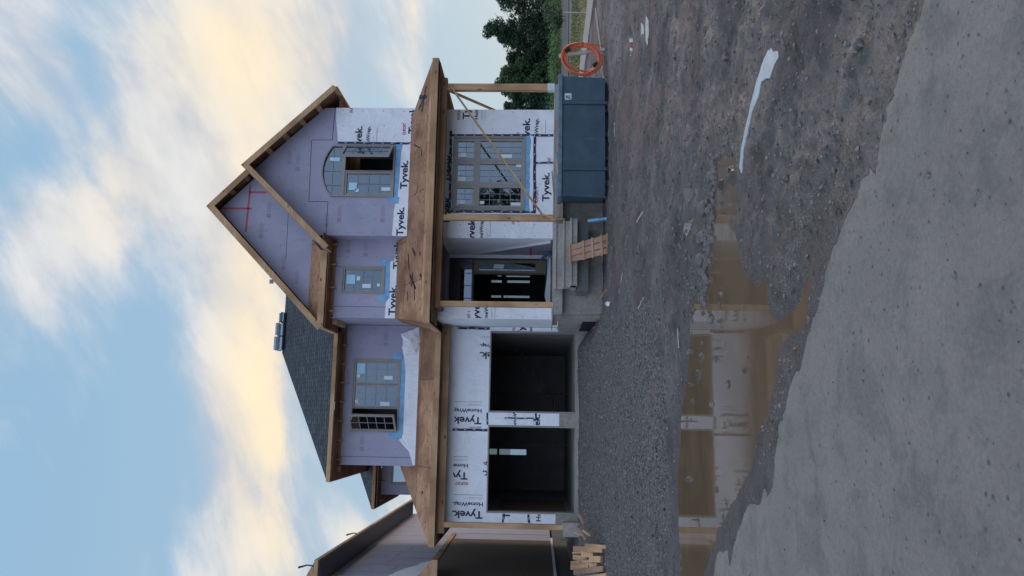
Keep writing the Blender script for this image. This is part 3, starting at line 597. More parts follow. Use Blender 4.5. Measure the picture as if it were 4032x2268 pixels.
# ---------------------------------------------------------------- roofs
SL = .61
pz = 4.69
q = MB()
q.prism([(2.38, 19.3, pz), (9.46, 19.3, pz), (8.26, 20.5, pz+SL*1.2), (4.86, 20.5, pz+SL*1.2), (4.86, 21.05, pz+SL*1.75), (2.68, 21.05, pz+SL*1.75)], (0, 0, -.03))
porch = part(q, 'porch_roof', 'roof_plywood')
part(MB().prism([(9.46, 19.3, pz), (9.46, 25, pz), (8.55, 25, pz+SL*.92), (8.55, 20.5, pz+SL*.92), (8.26, 20.5, pz+SL*1.2)], (0, 0, -.03)), 'porch_roof', 'roof_plywood')
part(MB().prism([(2.37, 19.3, pz), (2.68, 21.05, pz+SL*1.75), (2.68, 22.0, pz+SL*1.75), (2.37, 21.7, pz)], (.03, 0, -.01)), 'porch_roof', 'roof_plywood')
# black felt scraps and marks on the porch deck
def onp(x, d): return (x, 19.3+d, pz+SL*d+.004)
q = MB()
for (x, d, x2, d2, w_) in [(3.9, .95, 4.35, 1.05, .05), (3.3, .5, 3.75, .9, .06), (3.4, .75, 3.75, .72, .05), (3.0, .55, 3.5, .62, .05), (4.2, .6, 4.45, .8, .06), (4.15, .32, 4.25, .36, .05), (8.85, .35, 8.2, .55, .09), (8.5, .3, 8.7, .75, .10), (8.35, .75, 8.6, .4, .08), (7.15, .55, 7.4, .95, .03), (6.9, .45, 7.1, .5, .03), (5.9, .75, 6.1, .6, .02), (3.05, .95, 3.3, .99, .04), (3.55, .2, 3.65, .28, .06)]:
    q.bar(onp(x, d), onp(x2, d2), w_, .006, up=(0, -SL, 1))
q.build('felt_scrap', 'black', porch)
q = MB(); q.bar(onp(5.55, .45), onp(5.75, .62), .05, .03, up=(0, -SL, 1)); q.build('wood_scrap', 'lumber_x', porch)
q = MB(); rr = random.Random(5)
# garage pent roof
part(MB().prism([(-3.43, 21.7, pz), (2.60, 21.7, pz), (2.60, GW, pz+SL*1.0), (-2.43, GW, pz+SL)], (0, 0, -.03)), 'garage_roof', 'roof_plywood')
part(MB().prism([(-3.43, 21.7, pz), (-2.43, GW, pz+SL), (-1.42, GW, pz+SL), (-1.42, 23.7, pz+SL*2.0)], (0, 0, -.03)) if False else MB().add([(-2.43, GW, pz+SL), (-1.41, GW, pz+SL), (-1.41, 23.72, pz+SL*2.02)], [(0, 1, 2)]), 'garage_roof', 'roof_plywood')
part(MB().prism([(-3.43, 21.7, pz), (-1.41, 23.72, pz+SL*2.02), (-1.41, 31, pz+SL*2.02), (-3.43, 31, pz)], (0, 0, -.03)), 'garage_roof', 'roof_plywood')
q = MB(); q.prism([(-2.1, 22.1, 4.945), (-2.02, 22.16, 4.98), (-2.12, 22.2, 5.0)], (0, 0, .006)); part(q, 'felt_scrap', 'black')
# fascias
q = MB(); q.box(2.36, 9.47, 19.262, 19.298, 4.535, 4.70); part(q, 'porch_fascia', 'lumber_x')
q = MB(); q.box(2.345, 2.378, 19.265, 21.66, 4.53, 4.695); q.box(9.445, 9.48, 19.30, 25, 4.53, 4.69); part(q, 'porch_fascia', 'lumber_y')
q = MB(); q.box(-3.45, 2.34, 21.662, 21.698, 4.53, 4.695); part(q, 'garage_fascia', 'lumber_x')
q = MB(); q.box(-3.47, -3.435, 21.70, 31, 4.53, 4.69); part(q, 'garage_fascia', 'lumber_y')
# soffit undersides + rafters
q = MB()
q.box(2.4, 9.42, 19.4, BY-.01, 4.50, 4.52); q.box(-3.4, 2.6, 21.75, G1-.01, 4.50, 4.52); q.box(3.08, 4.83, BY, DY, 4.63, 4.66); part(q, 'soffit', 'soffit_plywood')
# beams
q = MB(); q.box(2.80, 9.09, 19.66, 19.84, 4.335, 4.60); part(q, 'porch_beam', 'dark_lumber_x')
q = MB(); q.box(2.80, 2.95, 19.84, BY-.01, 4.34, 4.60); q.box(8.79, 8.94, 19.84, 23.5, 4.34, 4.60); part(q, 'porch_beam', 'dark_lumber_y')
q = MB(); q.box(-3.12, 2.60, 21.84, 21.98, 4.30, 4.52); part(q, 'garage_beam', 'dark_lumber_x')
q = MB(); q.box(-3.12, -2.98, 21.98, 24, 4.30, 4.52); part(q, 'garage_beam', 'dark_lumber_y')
# posts
for x0, x1 in ((2.835, 2.975), (5.13, 5.295), (8.75, 8.935)):
    q = MB(); m_ = (x0+x1)/2; q.box(x0, m_-.001, 19.68, 19.82, 1.43, 4.333); q.box(m_+.001, x1, 19.682, 19.818, 1.43, 4.333); part(q, 'post', 'lumber_z')
q = MB(); q.box(-2.96, -2.82, 21.84, 21.98, 1.055, 4.298); bevel(part(q, 'post', 'lumber_z'), .004)
q = MB(); q.box(8.745, 8.94, 19.675, 19.825, 1.43, 1.62); part(q, 'post_wrap', 'plastic_sheet')
q = MB(); q.box(-3.12, -2.745, 21.72, 22.08, .2, 1.055); bevel(part(q, 'pier', 'concrete'), .012)
# braces
q = MB(); q.bar((8.87, 19.65, 4.27), (5.22, 19.65, 1.68), .035, .13, up=(0, 1, 0)); 
q.v = [(x, y, z) for x, y, z in q.v]; part(q, 'diagonal_brace', 'lumber_x')
q = MB(); q.bar((8.82, 19.9, 4.3), (8.72, 22.9, 1.5), .035, .09); part(q, 'diagonal_brace', 'lumber_y')
# upper main roof (shingled hip)
ez = 7.69; rs = (10.5-ez)/(26.03-22.15)
def mz(y): return ez+rs*(y-22.15)
part(MB().prism([(-1.81, 22.15, ez), (6.0, 22.15, ez), (6.0, 26.03, 10.5), (2.07, 26.03, 10.5)], (0, 0, -.05)), 'shingle_roof', 'shingles')
part(MB().prism([(-1.81, 22.15, ez), (2.07, 26.03, 10.5), (-1.81, 29.9, ez)], (0, 0, -.05)), 'shingle_roof', 'shingles')
part(MB().prism([(-1.81, 31.5, ez-.4), (9.1, 31.5, ez-.4), (6.0, 26.03, 10.5), (2.07, 26.03, 10.5)], (0, 0, -.05)), 'shingle_roof', 'shingles')
q = MB(); q.box(-1.83, 2.36, 22.10, 22.14, 7.585, 7.70); part(q, 'eave_fascia', 'lumber_x')
q = MB(); q.box(-1.85, -1.812, 22.15, 31.4, 7.585, 7.685); part(q, 'eave_fascia', 'lumber_y')
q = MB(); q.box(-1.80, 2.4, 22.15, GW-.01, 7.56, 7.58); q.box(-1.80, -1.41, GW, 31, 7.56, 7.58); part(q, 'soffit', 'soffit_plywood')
q = MB(); q.box(-1.38, 2.6, GW-.035, GW-.003, 7.47, 7.555); part(q, 'wall_plate', 'dark_lumber_x')
q = MB()
for x in np.arange(-1.25, 2.5, .55):
    t_ = MB(); t_.box(x-.02, x+.02, GW-.12, GW-.037, 7.43, 7.56); part(t_, 'rafter_tail', 'lumber_z')
t_ = MB(); t_.box(-1.6, -1.45, GW-.02, GW+.02, 7.45, 7.56); part(t_, 'rafter_tail', 'lumber_z')
for y in (21.3, 21.62, 21.94, 22.26):
    t_ = MB(); t_.box(2.52, 2.66, y-.02, y+.02, 7.42, 7.56); part(t_, 'rafter_tail', 'lumber_z')
# main gable roof (tall, behind)
AXg, AZg, gs = 5.72, 11.13, .976
def gz(x): return AZg-gs*abs(x-AXg)
gr = MB(); gr.prism([(2.36, 20.66, gz(2.36)), (AXg, 20.66, AZg), (AXg, 30, AZg), (2.36, 22.2, gz(2.36)), ], (0, 0, -.10)) if False else None
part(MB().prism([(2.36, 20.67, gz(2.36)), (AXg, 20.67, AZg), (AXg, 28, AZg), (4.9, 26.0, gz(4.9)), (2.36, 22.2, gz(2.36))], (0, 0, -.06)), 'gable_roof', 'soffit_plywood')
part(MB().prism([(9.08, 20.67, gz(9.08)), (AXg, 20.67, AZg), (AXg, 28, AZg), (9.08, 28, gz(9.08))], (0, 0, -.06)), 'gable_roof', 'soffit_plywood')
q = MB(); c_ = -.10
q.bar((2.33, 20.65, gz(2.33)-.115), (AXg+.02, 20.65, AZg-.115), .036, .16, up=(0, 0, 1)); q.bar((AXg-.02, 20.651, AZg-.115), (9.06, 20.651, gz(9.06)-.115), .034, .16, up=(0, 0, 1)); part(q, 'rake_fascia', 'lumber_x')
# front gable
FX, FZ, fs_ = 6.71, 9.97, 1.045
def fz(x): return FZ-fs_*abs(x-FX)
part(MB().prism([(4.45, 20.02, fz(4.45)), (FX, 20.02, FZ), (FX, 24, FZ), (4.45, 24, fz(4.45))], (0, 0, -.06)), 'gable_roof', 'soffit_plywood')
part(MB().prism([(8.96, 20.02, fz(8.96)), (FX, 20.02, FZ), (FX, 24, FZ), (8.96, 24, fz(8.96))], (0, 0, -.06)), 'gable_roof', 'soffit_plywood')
q = MB(); q.bar((4.42, 20.0, fz(4.42)-.11), (FX+.02, 20.0, FZ-.11), .036, .15); q.bar((FX-.02, 20.001, FZ-.11), (8.97, 20.001, fz(8.97)-.11), .034, .15); part(q, 'rake_fascia', 'lumber_x')
q = MB(); q.box(8.95, 8.985, 20.0, 24, fz(8.96)-.19, fz(8.96)-.03); q.box(4.43, 4.455, 20.03, 20.66, 7.50, 7.62); part(q, 'eave_fascia', 'lumber_y')
q = MB(); q.box(8.57, 8.94, BY+.0, 24, 7.47, 7.49); part(q, 'soffit', 'soffit_plywood')
for k in range(4):
    for sg in (-1, 1):
        x = FX+sg*(.50+.42*k); z = fz(x)-.13; t_ = MB(); t_.bar((x, 20.03, z), (x, BY-.002, z), .14, .04, up=(sg*-fs_*1., 0, -1) if False else (sg*1.045, 0, 1)); part(t_, 'lookout', 'lumber_y')
for x in (3.05, 3.46, 3.87, 4.28, 4.69, 5.1, 6.2, 6.6):
    sg = -1 if x < AXg else 1; z = gz(x)-.15; t_ = MB(); t_.bar((x, 20.69, z), (x, EY-.002, z), .14, .04, up=(sg*.976, 0, 1)); part(t_, 'lookout', 'lumber_y')
# pent strip and horizontal fascia at the foot of the tall gable
part(MB().prism([(2.36, 20.66, 7.79), (4.46, 20.66, 7.79), (4.86, EY-.002, 8.19), (3.0, EY-.002, 8.19), (2.75, EY-.002, 8.19)], (0, 0, -.02)), 'pent_roof', 'roof_plywood')
q = MB(); q.box(2.345, 4.48, 20.625, 20.655, 7.62, 7.785); part(q, 'eave_fascia', 'lumber_x')
q = MB(); q.box(2.33, 2.362, 20.66, 22.10, 7.60, 7.76); part(q, 'eave_fascia', 'lumber_y')
q = MB(); q.box(2.37, 4.86, 20.66, EY-.003, 7.58, 7.60); q.box(2.37, 2.66, EY, 22.1, 7.58, 7.60); q.box(4.45, 4.86, 20.04, 20.62, 7.58, 7.60); part(q, 'soffit', 'soffit_plywood')
q = MB(); q.box(2.68, 4.86, EY-.03, EY-.003, 7.48, 7.578); part(q, 'wall_plate', 'dark_lumber_x')
for x in (2.85, 3.5, 4.15, 4.72):
    t_ = MB(); t_.box(x-.02, x+.02, EY-.12, EY-.032, 7.44, 7.58); part(t_, 'rafter_tail', 'lumber_z')
# rear left wing
rwg = part(MB().plate(rect(-2.62, -1.41, 4.8, 7.1), [rect(-2.29, -1.55, 5.9, 6.79)], 27, .12), 'board_wall', 'foam_board', label='lilac board wall of the set back rear wing')
part(MB().box(-2.62, -2.5, 27.12, 31, 4.8, 7.1), 'board_wall', 'foam_board')
simple_window(-2.29, -1.55, 5.9, 6.79, 27, 1, 1, 'small window of the set back rear wing')
part(MB().prism([(-3.02, 26.5, 7.30), (-1.41, 26.5, 7.30), (-1.41, 28.1, 8.32)], (0, 0, -.05)), 'shingle_roof', 'shingles')
part(MB().prism([(-3.02, 26.5, 7.30), (-1.41, 28.1, 8.32), (-1.41, 31, 8.32), (-3.02, 31, 7.30)], (0, 0, -.05)), 'shingle_roof', 'shingles')
q = MB(); q.box(-3.04, -1.42, 26.46, 26.498, 7.19, 7.30); part(q, 'eave_fascia', 'lumber_x')
q = MB(); q.box(-3.06, -3.022, 26.5, 31, 7.19, 7.29); part(q, 'eave_fascia', 'lumber_y')
q = MB(); q.box(-3.0, -1.42, 26.5, 26.99, 7.12, 7.14); q.box(-3.0, -2.63, 27, 31, 7.12, 7.14); part(q, 'soffit', 'soffit_plywood')
for x in (-2.8, -2.2, -1.6):
    t_ = MB(); t_.box(x-.02, x+.02, 26.87, 26.99, 6.98, 7.12); part(t_, 'rafter_tail', 'lumber_z')

# ---------------------------------------------------------------- porch concrete
q = MB(); q.prism([(2.60, 19.2, 1.43), (8.70, 19.2, 1.43), (8.70, BY-.005, 1.43), (4.8, BY-.005, 1.43), (4.8, DY, 1.43), (3.08, DY, 1.43), (3.08, BY-.005, 1.43), (2.64, BY-.005, 1.43), (2.60, 21.5, 1.43), (2.45, 21.5, 1.43)], (0, 0, -.02)); 
q.box(2.60, 8.70, 19.2, 19.36, 1.19, 1.409); q.box(2.602, 2.76, 19.36, 21.5, 1.19, 1.409)
bevel(part(q, 'porch_slab', 'concrete'), .01)
q = MB(); q.box(2.64, 8.6, 19.42, 19.6, -.1, 1.25); q.box(2.56, 2.72, 19.60, 22.2, .1, 1.25); q.box(2.642, 8.6, 19.37, 19.419, -.1, .56); part(q, 'porch_base', 'concrete')
q = MB(); q.box(2.52, 2.56, 20.3, 22.2, .3, .62)
for k in range(6): q.rock((2.50, 20.4+k*.12, .62+.02*k), .018)
part(q, 'drain_board', 'black')
for k, (yy, z0_, z1_) in enumerate(((19.19, 1.19, 1.40), (18.94, 1.02, 1.205), (18.70, .86, 1.03))):
    q = MB(); q.box(3.20, 4.87, yy-.24, 19.3-.26*0 if k == 0 else yy+.02, z0_, z1_ if k else 1.428); q.box(3.19, 4.88, yy-.275, yy-.238, z1_-.045, z1_+.004); q.box(3.19, 4.88, yy-.262, yy-.242, z0_-.0, z0_+.02) if k else None; bevel(part(q, 'step', 'concrete'), .012)
q = MB(); q.box(3.20, 4.87, 18.47, 19.19, .875, 1.018); part(q, 'step', 'concrete')
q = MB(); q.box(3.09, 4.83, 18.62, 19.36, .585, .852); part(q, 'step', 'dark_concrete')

# ================================================================== items around
# shingle bundles left on the ridge
for i, (x0, x1, dz, lab) in enumerate(((2.14, 2.60, .0, 'largest grey shingle stack at the left end of the ridge'), (2.64, 3.06, -.02, 'middle grey shingle stack on the roof ridge'), (3.10, 3.42, -.12, 'smallest grey shingle stack nearest the tall gable'))):
    b0 = empty('shingle_bundle', ((x0+x1)/2, 25.95, 10.44), lab, 'shingle stack', 'shingle stacks on the roof ridge')
    q = MB(); hgt = .30+dz
    for k in range(3):
        j = random.uniform(-.02, .02); q.box(x0+j, x1+j, 25.72, 26.3, 10.42+k*hgt/3, 10.42+(k+1)*hgt/3-.012)
    bevel(q.build('stack', 'bundle', b0), .02, 3)
    q = MB(); q.box(x0-.01, x1+.01, 25.70, 25.715, 10.42+hgt*.42, 10.42+hgt*.55); q.build('band', 'bundle_band', b0)

# ---- steel skip
D = empty('waste_container', (6.7, 17.2, .15), 'blue steel open top waste container in front of the porch', 'waste container')
fy, by_ = 17.85, 18.95; zx0, zx1 = 5.27, 8.30; zb = 5.40
q = MB()
q.prism([(zx0, fy, .235), (zx1-.05, fy, .235), (zx1, fy, 1.26), (zx0, fy, 1.26)], (0, .05, 0))
q.prism([(zb, by_, .235), (zx1-.05, by_, .235), (zx1, by_, 1.26), (zb, by_, 1.26)], (0, -.05, 0))
q.prism([(zx1-.05, fy+.05, .235), (zx1-.05, by_-.05, .235), (zx1, by_-.05, 1.26), (zx1, fy+.05, 1.26)], (-.05, 0, 0))
q.prism([(zx0, fy+.05, .235), (zb, by_-.05, .235), (zb, by_-.05, 1.26), (zx0, fy+.05, 1.26)], (.05, 0, 0))
q.box(zb, zx1-.1, fy+.05, by_-.05, .24, .29); q.build('body', 'blue_steel', D)
q = MB(); q.box(zx0-.03, zx1+.04, fy-.05, fy+.06, 1.262, 1.37); bevel(q.build('rim', 'blue_rim', D), .02, 3)
q = MB(); q.box(zb-.03, zx1+.04, by_-.05, by_+.05, 1.262, 1.37); bevel(q.build('rim', 'blue_rim', D), .02, 3)
q = MB(); q.box(zx1-.04, zx1+.06, fy+.061, by_-.051, 1.263, 1.36); bevel(q.build('rim', 'blue_rim', D), .02, 3)
q = MB(); q.prism([(zx0-.04, fy+.061, 1.263), (zx0+.06, fy+.061, 1.263), (zb+.06, by_-.051, 1.263), (zb-.04, by_-.051, 1.263)], (0, 0, .1)); q.build('rim', 'blue_rim', D)
for x in (7.60, 5.93):
    q = MB(); q.box(x-.035, x+.035, fy-.05, fy-.001, .18, 1.25); bevel(q.build('rib', 'blue_steel', D), .012)
q = MB(); q.prism([(zx0-.01, fy-.03, .26), (zx0-.05, fy-.03, .18), (zx0-.05, fy-.03, .4), (zx0-.005, fy-.03, 1.25), (zx0+.06, fy-.03, 1.25), (zx0+.06, fy-.03, .26)], (0, .06, 0)); q.build('corner_post', 'blue_steel', D)
q = MB()
for y in (fy+.15, by_-.25): q.box(zx0+.1, zx1-.1, y, y+.1, .10, .233)
for x in np.arange(zx0+.35, zx1-.3, .6): q.box(x-.04, x+.04, fy+.02, by_-.02, .165, .23)
q.build('skid', 'black', D)
q = MB(); q.box(7.69, 7.85, fy-.004, fy-.001, 1.05, 1.21); st = q.build('sticker', 'sticker_white', D)
q = MB(); rr = random.Random(2)
for k in range(5): q.box(7.70+rr.random()*.02, 7.80+rr.random()*.03, fy-.0065, fy-.0045, 1.075+k*.025, 1.088+k*.025)
q.bar((7.70, fy-.006, 1.06), (7.78, fy-.006, 1.19), .003, .015, up=(1, 0, 0)); q.build('sticker_print', 'black', D)
q = MB()
for k in range(28):
    a = 2*math.pi*k/28; a2 = 2*math.pi*(k+1)/28
    if k in (4, 5, 6, 7, 13, 18, 19, 24): continue
    q.bar((6.93+.16*math.cos(a), fy-.0015, .52+.15*math.sin(a)), (6.93+.16*math.cos(a2), fy-.0015, .52+.15*math.sin(a2)), .003, .014, up=(0, 1, 0))
q.build('worn_ring', 'blue_rim', D)
# things lying in it
rr = random.Random(4)
for k, (a, b_, m_) in enumerate((((5.5, 18.2, 1.28), (6.4, 18.6, 1.40), 'lumber_x'), ((6.6, 18.5, 1.36), (7.9, 18.35, 1.33), 'lumber_x'), ((5.3, 18.6, 1.42), (5.9, 18.0, 1.50), 'lumber_x'), ((6.9, 18.3, 1.30), (7.5, 18.75, 1.42), 'dark_lumber_x'))):
    q = MB(); q.bar(a, b_, .1, .03); tag(q.build('waste_board', m_, base=a), ['pale board lying low at the left end of the waste container', 'long board lying along the right half of the waste container', 'board sticking out over the left end of the waste container', 'dark short board across the right of the waste container'][k], 'board', 'boards in the waste container')
q = MB(); N_ = 30
for i in range(N_):
    for j in range(8):
        pass
vs = [(5.48+i*.085, 18.0+j*.11, 1.22+.12*noise.noise(Vector((i*.3, j*.6, 2)))+.06*noise.noise(Vector((i*.9, j*1.3, 5)))) for i in range(N_) for j in range(8)]
fs = [(i*8+j, (i+1)*8+j, (i+1)*8+j+1, i*8+j+1) for i in range(N_-1) for j in range(7)]
q.add(vs, fs); q.add([(x, y, 1.0) for x, y, z in vs], [tuple(reversed(f)) for f in fs]); tag(q.build('plastic_sheet', 'plastic_sheet', base=(6.6, 18.5, 1.1)), 'crumpled pale plastic sheet filling the waste container', 'plastic sheet')

# small stake bundle tied at porch edge
q = MB(); q.bar((5.0, 19.12, 1.50), (5.02, 19.12, 1.15), .07, .04); q.bar((4.98, 19.12, 1.40), (5.35, 18.8, 1.32), .05, .03); q.bar((5.05, 19.14, 1.42), (5.25, 19.5, 1.7), .03, .02)
tag(q.build('wood_clamp', 'lumber_x', base=(5, 19.1, 1.2)), 'small offcut cleat hooked over the porch edge by the middle post', 'wood cleat')

# ---- slatted wooden grate leaning on the steps
Gt = empty('wooden_pallet', (4.1, 18.2, .1), 'reddish slatted wooden pallet leaning against the concrete steps', 'pallet')
tl, tr_ = Vector((3.75, 18.42, 1.07)), Vector((4.18, 18.42, 1.09)); bl, br_ = Vector((3.90, 17.95, .07)), Vector((4.40, 17.95, .09))
for k in range(3):
    u0, u1 = k/3+.015, (k+1)/3-.015; um = (u0+u1)/2; p = tl.lerp(tr_, um); r_ = bl.lerp(br_, um); q = MB(); q.bar(p, r_, .135, .022, up=(0, -1, .4)); q.build('slat', 'reddish_board', Gt)
for v_ in (.02, .34, .55, .76, .90):
    a = tl.lerp(bl, v_)+Vector((-.01, -.03, -.01)); b_ = tr_.lerp(br_, v_)+Vector((.01, -.03, -.01)); q = MB(); q.bar(a, b_, .035, .05, up=(0, 0, 1)); q.build('cross_bar', 'lumber_x', Gt)
# blue plastic piece
q = MB(); q.bar((4.82, 18.50, .60), (4.85, 18.35, .08), .07, .10, up=(0, 1, 0)); q.box(4.80, 4.85, 18.33, 18.36, .22, .38); o = q.build('plastic_post', 'light_blue', base=(4.83, 18.4, .1)); bevel(o, .02, 3); tag(o, 'light blue plastic post standing between the steps and the waste container', 'plastic post')
q = MB(); q.bar((3.02, 19.30, .24), (3.1, 18.4, .16), .05, .03); tag(q.build('wood_stake', 'lumber_y', base=(3, 19, .15)), 'short thin stake on the ground left of the pallet', 'stake')
# white bag
q = MB(); vs = []
for i in range(10):
    for j in range(12):
        a = j/12*2*math.pi; e = i/9*math.pi; r_ = 1+.45*noise.noise(Vector((math.cos(a)*1.7, math.sin(a)*1.7, e*2)))
        vs.append((2.62+.055*r_*math.sin(e)*math.cos(a), 17.5+.24*r_*math.sin(e)*math.sin(a)+.0, .19+.07*r_*math.cos(e)))
fs = [(i*12+j, i*12+(j+1) % 12, (i+1)*12+(j+1) % 12, (i+1)*12+j) for i in range(9) for j in range(12)]
q.add(vs, fs); q.v = [(x+(y-17.5)*.18, y, z) for x, y, z in q.v]; tag(q.build('plastic_bag', 'wrap', base=(2.62, 17.5, .15), smooth=True), 'crumpled white scrap lying on the gravel in front of the steps', 'scrap')

# ---- orange pipe coil on a leaning stake
q = MB(); q.bar((9.55, 18.9, .0), (9.42, 19.05, 1.34), .09, .04, up=(0, 1, 0)); tag(q.build('wooden_stake', 'weathered_wood', base=(9.5, 18.95, .1)), 'pale leaning stake behind the orange pipe coil', 'stake')
Cl = empty('pipe_coil', (9.25, 18.9, .3), 'bright orange plastic pipe coil hung on the leaning stake', 'pipe coil')
rr = random.Random(9)
for k in range(4):
    q = MB(); pts = []
    ph = rr.random()*6; dx, dz = rr.uniform(-.035, .035), rr.uniform(-.03, .03)
    for i in range(49):
        a = 2*math.pi*i/48; r1 = .365+.032*k+.018*math.sin(3*a+ph)-.02; r2_ = .445+.032*k+.018*math.cos(2*a+ph)-.02; tl_ = .24
        ca, sa = math.cos(a)*r1, math.sin(a)*r2_; pts.append((9.26+dx+ca*math.cos(tl_)+sa*math.sin(tl_)*.6, 18.86+.035*math.sin(a+ph)-.02*k, .76+dz+sa*math.cos(tl_)-ca*math.sin(tl_)*.6))
    q.tube(pts, .025, 8); q.build('pipe', 'orange_pipe', Cl, smooth=True)
q = MB(); q.tube([(9.60, 18.85, .95), (9.66, 18.85, .6), (9.64, 18.9, .25), (9.60, 18.95, .08)], .013, 8); q.build('pipe', 'orange_pipe', Cl, smooth=True)
q = MB(); q.tube([(9.05, 18.82, .42), (9.15, 18.8, .36), (9.2, 18.8, .24), (9.32, 18.8, .14)], .013, 8); q.build('pipe', 'orange_pipe', Cl, smooth=True)
for c in ((9.47, 18.84, 1.12), (9.08, 18.84, .40)):
    q = MB(); q.bar((c[0]-.05, c[1]-.03, c[2]+.06), (c[0]+.04, c[1]-.02, c[2]-.06), .09, .07, up=(0, 1, 0)); bevel(q.build('tie', 'black', Cl), .015)
# fence laths on the ground behind the coil
for k, (a, b_) in enumerate((((8.35, 18.6, .17), (9.35, 19.4, .19)), ((9.75, 19.6, .18), (12.2, 21.6, .2)))):
    q = MB(); q.bar(a, b_, .04, .03); tag(q.build('wood_lath', 'weathered_wood', base=a), ['thin lath on the mud between the waste container and the orange coil', 'thin lath on the mud right of the orange coil'][k], 'lath', 'laths lying on the mud')

# ---- firewood-like offcut pile beside the garage pier
boards = [((-3.02, 19.2, .68), (-2.80, 17.75, .25), .145, .04, 'long plank lying slanted across the top of the offcut pile'),
          ((-2.84, 18.6, .44), (-2.70, 17.5, .19), .09, .04, 'thin plank just right of the long slanted plank'),
          ((-2.60, 19.9, .55), (-2.84, 19.35, .50), .09, .05, 'dark offcut at the right of the pile by the pier'),
          ((-2.33, 20.2, .52), (-2.55, 19.9, .52), .09, .05, 'small offcut farthest right from the pile'),
          ((-2.62, 19.4, .45), (-2.70, 19.1, .42), .06, .05, 'short block on the gravel beside the dark offcut'),
          ((-2.80, 20.3, .62), (-2.84, 20.1, .56), .03, .02, 'tiny sliver of wood close to the pier'),
          ((-3.22, 19.3, .66), (-3.18, 18.7, .50), .15, .09, 'short thick block at the back of the pile'),
          ((-3.06, 18.75, .50), (-2.99, 18.35, .38), .17, .09, 'short thick block in the middle of the pile'),
          ((-3.13, 19.3, .70), (-3.03, 18.8, .56), .05, .05, 'narrow offcut wedged behind the thick blocks'),
          ((-3.36, 19.25, .73), (-3.14, 18.25, .42), .11, .05, 'plank third from the left edge of the picture in the pile'),
          ((-3.43, 19.1, .74), (-3.16, 17.95, .35), .12, .05, 'plank lying on top second in from the left of the pile'),
          ((-3.50, 18.9, .68), (-3.17, 17.6, .24), .14, .05, 'darker bark edged plank in the left half of the pile'),
          ((-3.62, 18.6, .60), (-3.27, 17.3, .19), .17, .05, 'leftmost pale plank of the pile'),
          ((-3.06, 18.1, .36), (-3.0, 17.75, .26), .16, .09, 'short block at the foot of the pile facing the road')]
for i, (a, b_, w_, h_, lab) in enumerate(boards):
    w_ *= .84; a = (a[0], a[1], a[2]+.20); b_ = (b_[0], b_[1], b_[2]+.07); q = MB(); q.bar(a, b_, w_, h_); o = q.build('wood_offcut', 'reddish_board' if i in (2, 3, 11) else ('lumber_x' if i % 3 == 1 else 'lumber_y'), base=b_); bevel(o, .004); tag(o, lab, 'wood offcut', 'offcuts piled beside the garage pier')
q = MB(); rr = random.Random(8)
for i in range(16): q.rock((-3.25+rr.uniform(-.25, .25), 18.5+rr.uniform(-.7, .6), .24+rr.uniform(-.03, .08)), .13)
o = tag(q.build('dirt_heap', 'stone'), 'dark dirt and chips under the offcut pile', 'dirt heap', kind='stuff')

# ================================================================== NEIGHBOUR HOUSE (left edge)
NH = empty('neighbour_house', (-9, 30, .8), 'neighbouring unfinished house with wide dark eaves and brown board garage wall', 'house')
nx = -4.6; ny = 23.5; nb = 38.5
q = MB(); q.box(-14, nx, ny, nb, 5.0, 7.72); part(q, 'upper_wall', 'foam_board', NH)
q = MB(); q.box(nx, nx+.025, ny, 30.8, 1.24, 5.02); part(q, 'board_wall', 'osb', NH)
q = MB(); q.box(-14, nx-.002, ny-.0, nb, 1.24, 5.0); part(q, 'lower_wall', 'foam_board', NH)
q = MB()
for y in np.arange(24.1, 38.4, 1.22): q.box(nx+.0, nx+.003, y, y+.008, 5.03, 7.7)
for y in (32.4, 34.8): q.box(nx, nx+.004, y, y+.02, 1.3, 5.0)
part(q, 'seam', 'board_seam', NH)
q = MB(); prr = random.Random(1)
for y in (24.6, 25.8, 27.0, 28.2):
    z = 6.2+prr.uniform(-.2, .3); q.box(nx+.004, nx+.007, y, y+.12, z, z+.16); q.box(nx+.004, nx+.007, y+.16, y+.5, z+.02, z+.05)
part(q, 'print', 'board_print', NH)
q = MB(); q.box(nx-.05, nx+.06, ny, 31.3, 1.16, 1.24); part(q, 'foundation_wrap', 'wrap', NH)
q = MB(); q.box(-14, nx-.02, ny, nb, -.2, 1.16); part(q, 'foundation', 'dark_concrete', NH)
ef = -3.95
q = MB(); q.prism([(ef, 22.05, 7.86), (-14.5, 22.05, 7.86), (-9, 30, 12.0)], (0, 0, -.05)); q.prism([(ef, 22.05, 7.86), (ef, 38.3, 7.86), (-9, 33, 12.0), (-9, 30, 12.0)], (0, 0, -.05)); part(q, 'roof', 'roof_plywood', NH)
q = MB(); q.box(ef+.001, ef+.03, 22.02, 38.3, 7.75, 7.86); part(q, 'eave_fascia', 'lumber_y', NH)
q = MB(); q.box(-14.5, ef+.03, 21.98, 22.018, 7.75, 7.86); part(q, 'eave_fascia', 'lumber_x', NH)
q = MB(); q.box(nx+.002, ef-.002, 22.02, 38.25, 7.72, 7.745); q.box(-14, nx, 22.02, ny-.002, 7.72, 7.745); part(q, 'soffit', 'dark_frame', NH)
q = MB(); q.box(nx-.0, nx+.03, 23.3, 23.45, 7.55, 7.71); part(q, 'lookout', 'lumber_y', NH)
q = MB(); q.prism([(nx-.3, ny-.01, 5.1), (nx+.006, ny-.01, 5.1), (nx+.006, ny-.01, 7.7), (nx-.3, ny-.01, 7.7)], (0, .006, 0)); part(q, 'front_wrap', 'blue_flashing', NH)
